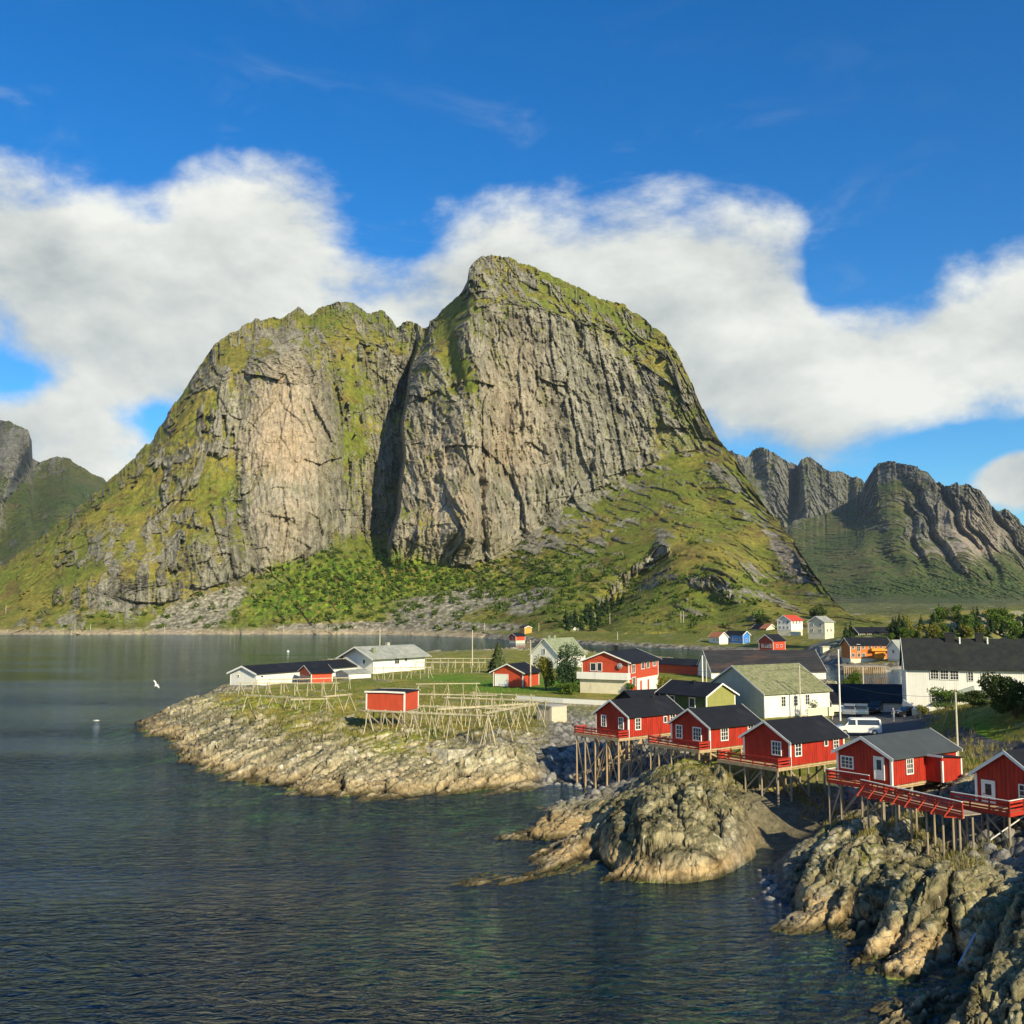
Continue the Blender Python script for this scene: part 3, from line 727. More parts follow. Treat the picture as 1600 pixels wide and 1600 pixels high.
ROADS = []
def land_colour(x, y, h, s, rs, rip, beach, flat, rd, rd2, e1, e2, rrd, rf, PX, PY, st, nz):
    n1 = fbm(x / 6, y / 6, h / 4, o=5, gain=0.6, seed=50); n2 = fbm(x / 1.2, y / 1.2, h / .9, o=4, gain=0.6, seed=51); n3 = fbm(x / 0.35, y / 0.35, h / .3, o=3, gain=0.6, seed=52)
    wx = x * 0.70 - y * 0.714
    bed = fbm(wx / 0.5, (x * .714 + y * .70) / 4.0, h / 0.5, o=4, gain=0.6, seed=53)
    rock = lerp(C3(.21, .19, .115), C3(.40, .36, .235), ss(n1 + 0.5 * rd + 0.5 * bed, -0.3, 0.6))
    rock = lerp(rock, C3(.095, .088, .07), ss(bed + 0.4 * rd2 + 0.4 * n2, 0.15, 0.6) * 0.75)
    rock = lerp(rock, C3(.16, .175, .065), ss(n2 + n1 * 0.7, -0.05, 0.4) * 0.5 * ss(h, 1.2, 2.2))
    rock = lerp(rock, C3(.52, .44, .29), ss(nz + .15 * n2, .72, .42) * .65 * ss(h, .3, .8))
    rock = lerp(rock, C3(.60, .56, .44), ss(fbm(x / 0.8, y / 0.8, o=4, gain=.65, seed=58) + .4 * rd2, 0.35, 0.6) * .7)
    ochre = ss(h + 0.5 * n1, 1.9, 0.9) * ss(h, 0.05, 0.4)
    rock = lerp(rock, C3(.44, .325, .175) * (1 + 0.35 * n2[..., None] + .2 * rd2[..., None]), ochre * 0.62 * (1 - .45 * ss(y, 100, 115)))
    weed = ss(h + 0.25 * n2, 0.42, 0.1)
    rock = lerp(rock, C3(.075, .055, .018), weed * 0.85)
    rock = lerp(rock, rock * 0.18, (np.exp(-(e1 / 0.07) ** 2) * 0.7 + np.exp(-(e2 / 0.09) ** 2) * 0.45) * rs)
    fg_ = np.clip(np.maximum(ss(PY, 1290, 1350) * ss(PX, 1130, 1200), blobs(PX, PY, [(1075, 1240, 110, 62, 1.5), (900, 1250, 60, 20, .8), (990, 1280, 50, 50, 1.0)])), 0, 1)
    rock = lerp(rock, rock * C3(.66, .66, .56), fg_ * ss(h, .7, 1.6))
    spk = ss(fbm(x / .28, y / .28, o=3, gain=.7, seed=95) + .5 * fbm(x / 1.6, y / 1.6, o=3, seed=96), .38, .62)
    rock = lerp(rock, C3(.50, .48, .40), spk * .7 * (h > 1.2))
    band = ss(h + .35 * n1 + .2 * n2, 1.15, .8) * ss(h, .25, .55)
    rock = lerp(rock, C3(.46, .31, .13) * (1 + .3 * n2[..., None]), band * .4 * (1 - .5 * ss(y, 100, 115)))
    # turf
    g = lerp(C3(.15, .185, .020), C3(.32, .265, .055), ss(n1 + 0.5 * n2, -0.25, 0.4))
    g = lerp(g, C3(.11, .075, .028), ss(n2 + 0.4 * n3, 0.2, 0.6) * 0.6)
    lawn = np.clip(blobs(PX, PY, [(800, 1083, 80, 14, 1.4), (900, 1084, 60, 10, 1.2), (700, 1066, 50, 8, .8), (1500, 1215, 50, 30, 1.3), (1320, 1112, 30, 12, 1.0)]), 0, 1)
    g = lerp(g, C3(.105, .225, .012), lawn)
    gm = ss(nz + 0.32 * n1 + 0.25 * n2 + flat * 0.30 + 0.45 * blobs(PX, PY, [(430, 1110, 130, 28, 1.0), (1110, 1215, 75, 16, 1.2), (1290, 1275, 46, 18, 1.6), (600, 1155, 120, 20, .6), (1360, 1330, 50, 26, .5, -40), (830, 1190, 40, 26, .7), (1500, 1345, 60, 24, .35),
            (420, 1210, 200, 24, -.6), (650, 1220, 250, 24, -.7), (400, 1150, 120, 20, .3), (600, 1180, 160, 16, .35), (980, 1100, 300, 40, 1), (1400, 1150, 300, 60, 1), (700, 1100, 150, 34, .6), (500, 1150, 60, 20, -.4), (1400, 1450, 200, 60, -.5), (340, 1140, 60, 30, -.3), (1020, 1280, 60, 40, -.35)]), 1.04, 1.26) * ss(h, 1.8, 2.8) * (1 - rip)
    outc = ss(fbm(x / 5, y / 5, o=5, gain=.6, seed=41) + .15 * n2, .12, .3) * ss(-x, -6, 6) * (1 - lawn)
    gm = gm * (1 - .8 * outc)
    c = lerp(rock, g, gm)
    # under water: weed and pale gravel patches
    uw = ss(h, 0.05, -0.3)
    sea = lerp(C3(.13, .17, .05), C3(.46, .60, .12), ss(fbm(x / 4.2, y / 4.2, o=5, gain=.6, seed=60), -0.05, 0.35))
    sea = lerp(sea, C3(.26, .17, .09), ss(fbm(x / 7, y / 7, o=4, seed=61), 0.1, 0.45) * 0.8)
    sea = lerp(sea, C3(.02, .035, .03), ss(h, -1.6, -4.0))
    c = lerp(c, sea * (1 + .4 * n2[..., None]), uw)
    rc = C3(.27, .26, .235) * (0.75 + 0.5 * rrd[..., None] * 0.8 + 0.25 * n3[..., None])
    rc = lerp(rc, C3(.04, .04, .035), ss(rf, 0.5, 0.68) * .8)
    c = lerp(c, rc, rip * (h > -0.2))
    c = lerp(c, C3(.155, .135, .085) * (1 + .15 * n3[..., None]), beach * (h > -0.3))
    # worn asphalt yard and lane
    for poly in ROADS:
        c = lerp(c, C3(.10, .10, .10) * (1 + .2 * n2[..., None]), ss(sdf(poly, x, y), -0.15, 0.15))
    return np.clip(c * (1 + .12 * n3[..., None]), .008, .8)

ROADS.append([P(a, b, 4.7) for a, b in ((1296, 1118), (1345, 1096), (1430, 1096), (1445, 1120), (1462, 1134), (1470, 1146), (1400, 1156), (1340, 1154), (1300, 1148))])
ROADS.append([P(a, b, 5.6) for a, b in ((1446, 1150), (1482, 1148), (1530, 1164), (1600, 1178), (1680, 1196), (1680, 1220), (1600, 1202), (1540, 1188), (1480, 1168))])
landmat = attr_mat('shore_rock', 1.6, 0.85, 0.22, vari=0.45)

def land_grid(name, d0, d1, nr, nc, half, left=None):
    dep = d0 * (d1 / d0) ** np.linspace(0, 1, nr)
    a = np.concatenate([np.linspace(left if left is not None else -half, .56, nc), .56 + .70 * np.linspace(0, 1, 171)[1:] ** 1.15])
    Y = np.repeat(dep[:, None], len(a), 1); X = Y * a[None, :]
    r = land(X, Y)
    Z = r[0]
    nrm = grid_normals(X, Y, Z)
    rs_ = r[2] * ss(Z, -.8, .4) * ss(r[5] * (1 - r[2]), .9, .3)
    a_, b_ = X * .7 - Y * .714, X * .714 + Y * .7
    f1, f2, pl, rd = worley((a_ + .8 * Z) / 1.7, (b_ * .25 - 1.1 * Z) / 1.4, 201)
    g1, g2, pl2, rd2 = worley((a_ - .5 * Z) / .6, (b_ * .35 + 1.0 * Z) / .6, 202)
    dd = .55 * pl + .22 * rd - .22 * np.exp(-((f2 - f1) / .09) ** 2) + .20 * pl2 + .09 * rd2 - .08 * np.exp(-((g2 - g1) / .1) ** 2) + .22 * fbm(X / .9, Y / .9, Z / .7, o=4, gain=.6, ridge=True, seed=203)
    sl = ss(np.abs(nrm[..., 2]), .98, .75)
    up = np.where(nrm[..., 2:] < 0, -nrm, nrm)
    dd = (dd * rs_ * (.35 + .65 * sl) * (.62 if d0 < 100 else 1.0) * (1 - .35 * np.clip(blobs(r[12], r[13], [(1075, 1265, 110, 80, 1.4)]), 0, 1)))[..., None]
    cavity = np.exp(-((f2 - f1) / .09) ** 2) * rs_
    X = X + up[..., 0] * dd[..., 0]; Y = Y + up[..., 1] * dd[..., 0]; Z2 = Z + up[..., 2] * dd[..., 0]
    nrm = grid_normals(X, Y, Z2)
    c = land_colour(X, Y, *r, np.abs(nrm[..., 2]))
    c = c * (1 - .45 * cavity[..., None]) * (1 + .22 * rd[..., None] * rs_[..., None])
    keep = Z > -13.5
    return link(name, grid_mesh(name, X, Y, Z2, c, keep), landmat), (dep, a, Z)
FG, fgd = land_grid('shore_rock', 44, 132, 900, 1450, 0.62, -0.62)
MG, mgd = land_grid('terrain', 131.7, 520, 560, 1250, 0.68, -0.46)
for o in (FG, MG): o['kind'] = 'structure'

# land across the inlet, running on to the foot of the far range
def far_h(x, y):
    s = sdf(FARC, x, y); b = _fbase(x, y)
    s2 = s + 2.5 * fbm(x / 14, y / 14, o=3, seed=70)
    h = np.clip(b, 1, 34) * (1 - np.exp(-np.clip(s2, 0, None) / 9.0)) + np.clip(s2, -40, 0) * 0.4
    rough = fbm(x / 22, y / 22, o=5, gain=.55, seed=71) * ss(b, 5, 14) * 3.2
    return h + rough * ss(s, 5, 25), s
dep = 268 * (1560 / 268) ** np.linspace(0, 1, 460)
a = np.linspace(-0.06, 1.05, 900)
Yf = np.repeat(dep[:, None], len(a), 1); Xf = Yf * a[None, :]
Hf, Sf = far_h(Xf, Yf)
q1, q2, _, qrd = worley(Xf / 2.6, Yf / 2.6, 75)
edge = ss(Sf, 11, 3) * ss(Sf, -4, 1)
Hf = Hf + edge * (0.6 - q1) * 1.4
nrm = np.abs(grid_normals(Xf, Yf, Hf)[..., 2])
m1 = fbm(Xf / 30, Yf / 30, o=5, gain=.6, seed=76); m2 = fbm(Xf / 6, Yf / 6, o=4, gain=.6, seed=77)
cf = lerp(C3(.135, .155, .022), C3(.27, .22, .045), ss(m1 + .4 * m2, -.15, .35))
cf = lerp(cf, C3(.07, .095, .02), ss(m2 + .4 * m1, .05, .4) * .6)
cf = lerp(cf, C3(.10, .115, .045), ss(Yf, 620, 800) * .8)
cf = lerp(cf, C3(.34, .31, .23), ss(nrm + .25 * m2, .95, .84) * .85)
cf = lerp(cf, C3(.30, .29, .20), ss(m2 + .6 * fbm(Xf / 14, Yf / 9, o=5, gain=.65, seed=79), .22, .5) * .7 * ss(Yf, 700, 560))
cf = lerp(cf, C3(.30, .275, .22) * (.7 + .5 * qrd[..., None]), np.clip(edge + ss(Hf, 1.6, .8), 0, 1))
Fg = link('terrain', grid_mesh('terrain', Xf, Yf, Hf, np.clip(cf, .01, .8), Hf > -8), attr_mat('far_terrain', 0.5, 0.8, 0.6, vari=.45))
Fg['kind'] = 'structure'
def fground(x, y):
    return float(far_h(np.array([[x]], float), np.array([[y]], float))[0][0, 0])

# ------------------------------------------------------------------ water
def water():
    m = bpy.data.materials.new('water'); m.use_nodes = True
    m.node_tree.nodes.clear(); T = NT(m.node_tree)
    g = T.n('ShaderNodeNewGeometry').outputs['Position']
    a = T.noise(T.mapping(g, scale=(.60, 1.45, 1), rot=(0, 0, R(-14))), 1.0, 3.5, .58, .7)
    b = T.noise(T.mapping(g, scale=(.10, .22, 1), rot=(0, 0, R(8))), 1.0, 4, .55, .6)
    c = T.noise(T.mapping(g, scale=(.007, .028, 1), rot=(0, 0, R(-6))), 1.0, 3, .5)
    gust = T.ss(c, .36, .66, .35, 1.25)
    hgt = T.m('ADD', T.m('MULTIPLY', T.m('MULTIPLY', a, .55), gust), T.m('MULTIPLY', T.m('MULTIPLY', b, gust), .40))
    sy = T.n('ShaderNodeSeparateXYZ'); m.node_tree.links.new(g, sy.inputs[0])
    hgt = T.m('MULTIPLY', hgt, T.ss(sy.outputs[1], 120, 330, 1.0, .16))
    bp = T.n('ShaderNodeBump'); bp.inputs['Strength'].default_value = 1.0; bp.inputs['Distance'].default_value = .80
    T.put(bp.inputs['Height'], hgt)
    fr = T.n('ShaderNodeFresnel', i_IOR=1.33); T.put(fr.inputs['Normal'], bp.outputs[0])
    gl = T.n('ShaderNodeBsdfGlossy', i_Roughness=.06); T.put(gl.inputs['Normal'], bp.outputs[0])
    gl.inputs['Color'].default_value = (.60, .75, .92, 1)
    tr = T.n('ShaderNodeBsdfTransparent'); tr.inputs['Color'].default_value = (.94, .97, .96, 1)
    df = T.n('ShaderNodeBsdfDiffuse'); df.inputs['Color'].default_value = (.006, .045, .105, 1)
    mx0 = T.n('ShaderNodeMixShader'); mx0.inputs[0].default_value = .13
    m.node_tree.links.new(tr.outputs[0], mx0.inputs[1]); m.node_tree.links.new(df.outputs[0], mx0.inputs[2])
    mx = T.n('ShaderNodeMixShader'); T.put(mx.inputs[0], fr.outputs[0])
    m.node_tree.links.new(mx0.outputs[0], mx.inputs[1]); m.node_tree.links.new(gl.outputs[0], mx.inputs[2])
    out = T.n('ShaderNodeOutputMaterial'); m.node_tree.links.new(mx.outputs[0], out.inputs[0])
    va = T.n('ShaderNodeVolumeAbsorption'); va.inputs['Color'].default_value = (.25, .72, .66, 1); va.inputs['Density'].default_value = .20
    m.node_tree.links.new(va.outputs[0], out.inputs[1])
    return m
bm = bmesh.new()
x0, x1, y0, y1, zb = -6000, 6000, -900, 7000, -16
vs = [bm.verts.new(p) for p in ((x0, y0, 0), (x1, y0, 0), (x1, y1, 0), (x0, y1, 0), (x0, y0, zb), (x1, y0, zb), (x1, y1, zb), (x0, y1, zb))]
for f in ((0, 1, 2, 3), (7, 6, 5, 4), (0, 4, 5, 1), (1, 5, 6, 2), (2, 6, 7, 3), (3, 7, 4, 0)): bm.faces.new([vs[i] for i in f])
me = bpy.data.meshes.new('water'); bm.to_mesh(me); bm.free()
link('water', me, water())['kind'] = 'structure'
me = bpy.data.meshes.new('sea_bed'); me.from_pydata([(x0, y0, -13), (x1, y0, -13), (x1, y1, -13), (x0, y1, -13)], [], [(0, 1, 2, 3)])
link('sea_bed', me, paint('sea_bed', (.012, .025, .03), rough=1, vari=.3, scale=.05))['kind'] = 'structure'
# ------------------------------------------------------------------ building kit
bpy.context.view_layer.update()
def gz(x, y):
    a = x / y
    for dep, al, Z in (fgd, mgd):
        if dep[0] <= y <= dep[-1] and al[0] <= a <= al[-1]:
            i = np.searchsorted(dep, y) - 1; j = np.searchsorted(al, a) - 1
            i = min(max(i, 0), len(dep) - 2); j = min(max(j, 0), len(al) - 2)
            u = (y - dep[i]) / (dep[i + 1] - dep[i]); v = (a - al[j]) / (al[j + 1] - al[j])
            return float((Z[i, j] * (1 - v) + Z[i, j + 1] * v) * (1 - u) + (Z[i + 1, j] * (1 - v) + Z[i + 1, j + 1] * v) * u)
    return ground(x, y)
def hit(px, py):
    """land seen at a photo pixel"""
    r = ray(px, py); dg = bpy.context.evaluated_depsgraph_get()
    o = Vector((0, 0, EYE)); d = Vector(r).normalized()
    for _ in range(6):
        ok, loc, nr, i, ob, mt = scene.ray_cast(dg, o, d, distance=9000)
        if not ok: return None
        if ob.name.startswith(('mountain', 'terrain', 'shore_rock')): return loc
        o = loc + d * 0.05
    return None

class MB:
    def __init__(s): s.v = []; s.f = []
    def poly(s, pts, faces):
        n = len(s.v); s.v += [tuple(p) for p in pts]; s.f += [tuple(n + i for i in f) for f in faces]; return s
    def hexa(s, p):
        return s.poly(p, [(0, 3, 2, 1), (4, 5, 6, 7), (0, 1, 5, 4), (1, 2, 6, 5), (2, 3, 7, 6), (3, 0, 4, 7)])
    def box(s, x0, x1, y0, y1, z0, z1):
        return s.hexa([(x0, y0, z0), (x1, y0, z0), (x1, y1, z0), (x0, y1, z0), (x0, y0, z1), (x1, y0, z1), (x1, y1, z1), (x0, y1, z1)])
    def bar(s, a, b, w, h=None, up=(0, 0, 1)):
        a, b = Vector(a), Vector(b); h = h or w
        d = (b - a).normalized(); u = Vector(up)
        if abs(d.dot(u)) > .98: u = Vector((1, 0, 0))
        sd = d.cross(u).normalized() * w / 2; uu = sd.cross(d).normalized() * h / 2
        return s.hexa([a - sd - uu, a + sd - uu, a + sd + uu, a - sd + uu, b - sd - uu, b + sd - uu, b + sd + uu, b - sd + uu])
    def rod(s, a, b, r0, r1=None, n=7):
        a, b = Vector(a), Vector(b); r1 = r0 if r1 is None else r1
        d = (b - a).normalized(); u = Vector((0, 0, 1)) if abs(d.z) < .9 else Vector((1, 0, 0))
        e1 = d.cross(u).normalized(); e2 = d.cross(e1)
        p = [a + (e1 * math.cos(t) + e2 * math.sin(t)) * r0 for t in [2 * math.pi * i / n for i in range(n)]] + \
            [b + (e1 * math.cos(t) + e2 * math.sin(t)) * r1 for t in [2 * math.pi * i / n for i in range(n)]]
        return s.poly(p, [(i, (i + 1) % n, n + (i + 1) % n, n + i) for i in range(n)] + [tuple(range(n))[::-1], tuple(range(n, 2 * n))])
    def prism(s, pts, a, b):
        """closed outline pts extruded by function a(p) -> start, b(p) -> end"""
        n = len(pts)
        return s.poly([a(p) for p in pts] + [b(p) for p in pts], [(i, (i + 1) % n, n + (i + 1) % n, n + i) for i in range(n)] + [tuple(range(n))[::-1], tuple(range(n, 2 * n))])
    def build(s, name, mat, parent=None, smooth=False, bevel=0):
        bm = bmesh.new(); vs = [bm.verts.new(p) for p in s.v]
        for f in s.f:
            try: bm.faces.new([vs[i] for i in f])
            except ValueError: pass
        bmesh.ops.recalc_face_normals(bm, faces=bm.faces)
        if bevel: bmesh.ops.bevel(bm, geom=list(bm.edges), offset=bevel, segments=1, affect='EDGES')
        me = bpy.data.meshes.new(name); bm.to_mesh(me); bm.free()
        if smooth: me.polygons.foreach_set('use_smooth', [True] * len(me.polygons))
        return link(name, me, mat, parent)

def empty(name, loc, rz=0):
    o = bpy.data.objects.new(name, None); COL.objects.link(o)
    o.location = loc; o.rotation_euler = (0, 0, rz); o.empty_display_size = .5
    return o
def copy_tree(o, parent=None):
    c = o.copy(); COL.objects.link(c)
    if parent is not None: c.parent = parent
    for ch in list(o.children): copy_tree(ch, c)
    return c

RED = paint('red_boards', (.37, .028, .014), .62, .26, 2.0, aniso=(1, 1, .3))
RED2 = paint('orange_red_boards', (.50, .070, .030), .6, .12, 2.0, aniso=(1, 1, .3))
REDRAIL = paint('red_rail_paint', (.42, .035, .02), .6, .2, 4.0)
STRUTP = paint('bright_red_paint', (.62, .07, .03), .5, .15, 4.0)
WHITE = paint('white_paint', (.80, .79, .74), .5, .05, 2.0)
WWALL = paint('white_boards', (.78, .77, .71), .6, .07, 1.2, aniso=(1, 1, .25))
CREAM = paint('cream_wall', (.70, .64, .47), .7, .08, 1.0)
BLACKROOF = paint('black_roof_felt', (.012, .013, .017), .75, .25, .8, spec=.25, col2=(.022, .023, .028))
GREYROOF = paint('slate_grey_roof', (.060, .070, .074), .7, .15, .6)
LIGHTROOF = paint('weathered_fibre_roof', (.30, .31, .27), .85, .25, .7, col2=(.40, .40, .35))
MOSSROOF = paint('mossy_slate_roof', (.19, .20, .10), .9, .45, 2.2, col2=(.27, .25, .17), bump=.05)
GREENROOF = paint('pale_green_slate_roof', (.22, .25, .15), .85, .3, 1.5, col2=(.30, .31, .22))
RUSTROOF = paint('rusting_iron_roof', (.030, .030, .033), .7, .35, .3, aniso=(1, 6, 1), col2=(.085, .052, .040))
DARKTILE = paint('dark_tile_roof', (.020, .022, .022), .75, .35, 1.2, col2=(.026, .034, .022), bump=.03)
ORANGEROOF = paint('orange_tile_roof', (.62, .22, .09), .7, .15, 1.5)
REDROOF = paint('red_tile_roof', (.50, .06, .03), .7, .15, 1.5)
SUNGREEN = paint('sunlit_green_boards', (.27, .27, .085), .65, .12, 2.0)  # green house gable as the sun lights it, sunlight put into the colour
SHADEGREEN = paint('shaded_green_boards', (.055, .085, .03), .65, .15, 2.0)  # the same green house away from the sun, shade put into the colour
BLUE = paint('blue_boards', (.05, .22, .62), .6, .08, 2.0)
OCHRE = paint('ochre_boards', (.62, .31, .04), .6, .1, 2.0)
ORANGE = paint('orange_boards', (.55, .17, .03), .6, .12, 1.5)
ORANGE2 = paint('bright_orange_boards', (.78, .30, .03), .6, .1, 1.5)
DKBROWN = paint('tarred_boards', (.035, .028, .024), .7, .2, 2.0)
STONE = paint('rough_stone', (.36, .33, .24), .9, .5, 1.4, bump=.12, col2=(.16, .15, .11))
CONC = paint('concrete', (.42, .40, .34), .85, .15, .8)
GREYSHADE = paint('grey_and_shaded_boards', (.36, .40, .36), .7, .1, 1.2)  # shade of the white boathouse gable as a colour; also the grey porch gable
WOOD = paint('bare_timber', (.46, .33, .19), .8, .25, 2.0, aniso=(1, 1, .25))
WOODOLD = paint('grey_timber', (.33, .27, .19), .85, .3, 1.6, aniso=(1, 1, .25))
POLEW = paint('sun_bleached_pole', (.56, .50, .37), .8, .25, 1.2)
DARKWOOD = paint('wet_timber', (.11, .08, .05), .8, .3, 1.6)
METAL = paint('galvanised_metal', (.50, .50, .48), .4, .1, 2.0, metallic=.6)
BLACK = paint('black_metal', (.02, .02, .022), .5, .1, 2.0)
def glass():
    m, T, b, out = new_mat('window_glass')
    b.inputs['Base Color'].default_value = (.03, .035, .04, 1); b.inputs['Roughness'].default_value = .08
    b.inputs['Specular IOR Level'].default_value = .8
    return m
GLASS = glass()

def fit(Ab, At, B, C, ap, zf, ang):
    """plan and heights of a house from its near corner, its other two visible corners and its gable tip"""
    a = R(ang); xd = (math.cos(a), math.sin(a)); yd = (-math.sin(a), math.cos(a))
    ax, ay = P(*Ab, zf)
    def along(d, px, py):
        r = ray(px, py); k = r[0] / r[1]
        return (k * ay - ax) / (d[0] - k * d[1])
    def zat(x, y, px, py):
        r = ray(px, py); return EYE + r[2] / math.hypot(r[0], r[1]) * math.hypot(x, y)
    h = zat(ax, ay, *At) - zf
    Wd, L = along(yd, *B), along(xd, *C)
    return ax, ay, Wd, L, h, zat, xd, yd

def house(name, label, cat, loc, ang, X, Y, h, rise, wall, roof, trim=None, ridge='x', over=(.35, .3), found=0, fmat=None, batten=.32, group=None, wins=(), doors=(), chim=(), corners=True, trimw=.17, wall_y0=None, wall_x0=None, boards='v', thick=.12, ridgecap=False):
    """loc is the near corner; X runs to the right and inland, Y to the left and inland"""
    t = empty(name, loc, R(ang)); tag(t, label, cat, group)
    trim = trim or WHITE
    RL, RS = (X, Y) if ridge == 'x' else (Y, X)
    f = (lambda a, b, z: (a, b, z)) if ridge == 'x' else (lambda a, b, z: (b, a, z))
    sec = [(0, 0), (RS, 0), (RS, h), (RS / 2, h + rise), (0, h)]
    m = MB().prism(sec, lambda p: f(0, p[0], p[1]), lambda p: f(RL, p[0], p[1]))
    def top(b): return h + rise * (1 - abs(b - RS / 2) / (RS / 2))
    bw = .05
    if boards == 'v' and batten:
        for k in range(1, int(RS / batten)):
            b = k * RS / int(RS / batten)
            zt = top(b) - .05
            m.hexa([f(-.028, b - bw / 2, 0), f(.01, b - bw / 2, 0), f(.01, b + bw / 2, 0), f(-.028, b + bw / 2, 0), f(-.028, b - bw / 2, zt), f(.01, b - bw / 2, zt), f(.01, b + bw / 2, zt), f(-.028, b + bw / 2, zt)])
        for k in range(1, int(RL / batten)):
            a = k * RL / int(RL / batten)
            m.hexa([f(a - bw / 2, -.02, 0), f(a + bw / 2, -.02, 0), f(a + bw / 2, .01, 0), f(a - bw / 2, .01, 0), f(a - bw / 2, -.02, h - .03), f(a + bw / 2, -.02, h - .03), f(a + bw / 2, .01, h - .03), f(a - bw / 2, .01, h - .03)])
    m.build('wall', wall, t)
    if wall_y0 is not None:
        MB().box(.02, X - .02, -.05, .0, .0, h - .03).build('shaded_cladding', wall_y0, t)
    if wall_x0 is not None:
        n = MB()
        s2 = [(.03, 0), (RS - .03, 0), (RS - .03, h - .03), (RS / 2, h + rise - .04), (.03, h - .03)] if ridge == 'x' else [(.02, 0), (RL - .02, 0), (RL - .02, h - .03), (.02, h - .03)]
        n.prism(s2, lambda p: (-.05, p[0], p[1]), lambda p: (0, p[0], p[1])).build('shaded_cladding', wall_x0, t)
    e, g = over; sl = rise / (RS / 2)
    o = .015
    rs = [(-e, h - e * sl + o), (RS / 2, h + rise + o), (RS + e, h - e * sl + o), (RS + e, h - e * sl + thick + o), (RS / 2, h + rise + thick * 1.1 + o), (-e, h - e * sl + thick + o)]
    ro = MB().prism(rs, lambda p: f(-g, p[0], p[1]), lambda p: f(RL + g, p[0], p[1])).build('roof', roof, t)
    if ridgecap:
        MB().bar(f(-g, RS / 2, h + rise + thick * 1.15 + .03), f(RL + g, RS / 2, h + rise + thick * 1.15 + .03), .3, .05).build('ridge_cap', METAL, ro)
    for a0, a1 in ((-g - .05, -g - .003), (RL + g + .003, RL + g + .05)):
        bb = MB()
        for s_ in (0, 1):
            q = [(-e - .02, h - e * sl - trimw + thick), (RS / 2, h + rise - trimw + thick), (RS / 2, h + rise + thick * 1.1 + .05), (-e - .02, h - e * sl + thick + .05)]
            if s_: q = [(RS - b, z) for b, z in q]
            bb.prism(q, lambda p: f(a0, p[0], p[1]), lambda p: f(a1, p[0], p[1]))
        bb.build('bargeboard', trim, t)
    if corners:
        w = .13
        for x, y, sx, sy in ((0, 0, 1, 1), (X, 0, -1, 1), (0, Y, 1, -1), (X, Y, -1, -1)):
            x0, x1 = sorted((x - sx * .055, x + sx * w)); y0, y1 = sorted((y - sy * .055, y + sy * w))
            MB().box(x0, x1, y0, y1, -.05, h - .04).build('corner_board', trim, t)
    if found:
        MB().box(.05, X - .05, .05, Y - .05, -found, 0).build('foundation', fmat or STONE, t)
    def wb(mb, wl, u0, u1, z0, z1, d0, d1):
        if wl == 'x0': return mb.box(-d1, -d0, u0, u1, z0, z1)
        if wl == 'x1': return mb.box(X + d0, X + d1, u0, u1, z0, z1)
        if wl == 'y0': return mb.box(u0, u1, -d1, -d0, z0, z1)
        return mb.box(u0, u1, Y + d0, Y + d1, z0, z1)
    def loc_of(wl, px, py):
        r = ray(px, py); ca, sa = math.cos(R(ang)), math.sin(R(ang))
        # eye and ray in the house's own axes
        ex, ey = -loc[0], -loc[1]; ex, ey = ex * ca + ey * sa, -ex * sa + ey * ca
        rx, ry = r[0] * ca + r[1] * sa, -r[0] * sa + r[1] * ca
        tt = -ex / rx if wl == 'x0' else -ey / ry
        return (ey + ry * tt) if wl == 'x0' else (ex + rx * tt), EYE - loc[2] + r[2] * tt
    for wspec in wins:
        wl, px, py, w, hh, nc, nr = wspec[:7]
        u, z = loc_of(wl, px, py) if px > 50 else (px, py)
        wn = wb(MB(), wl, u - w / 2, u + w / 2, z - hh / 2, z + hh / 2, .035, .065).build('window', GLASS, t)
        fr = MB(); b = .10 if w > .7 else .08
        wb(fr, wl, u - w / 2 - b, u - w / 2, z - hh / 2 - b, z + hh / 2 + b, .03, .12); wb(fr, wl, u + w / 2, u + w / 2 + b, z - hh / 2 - b, z + hh / 2 + b, .03, .12)
        wb(fr, wl, u - w / 2, u + w / 2, z + hh / 2, z + hh / 2 + b, .03, .118); wb(fr, wl, u - w / 2, u + w / 2, z - hh / 2 - b, z - hh / 2, .03, .118)
        for i in range(1, nc): c_ = u - w / 2 + w * i / nc; wb(fr, wl, c_ - .025, c_ + .025, z - hh / 2, z + hh / 2, .06, .10)
        for i in range(1, nr): c_ = z - hh / 2 + hh * i / nr; wb(fr, wl, u - w / 2, u + w / 2, c_ - .02, c_ + .02, .06, .095)
        fr.build('frame', trim if len(wspec) < 8 else wspec[7], wn)
    for dspec in doors:
        wl, px, py, w, hh, mat, gl = dspec
        u, z = loc_of(wl, px, py) if px > 50 else (px, py); z0 = z - hh / 2
        dr = wb(MB(), wl, u - w / 2, u + w / 2, z0, z0 + hh, .03, .08).build('door', mat, t)
        fr = MB(); wb(fr, wl, u - w / 2 - .1, u - w / 2, z0, z0 + hh + .1, .03, .12); wb(fr, wl, u + w / 2, u + w / 2 + .1, z0, z0 + hh + .1, .03, .12); wb(fr, wl, u - w / 2, u + w / 2, z0 + hh, z0 + hh + .1, .03, .118)
        fr.build('frame', trim, dr)
        if gl: wb(MB(), wl, u - w * .28, u + w * .28, z0 + hh * .45, z0 + hh * .9, .085, .095).build('pane', GLASS, dr)
        if w < 1.5: wb(MB(), wl, u + w * .36, u + w * .44, z0 + hh * .44, z0 + hh * .5, .085, .14).build('handle', METAL, dr)
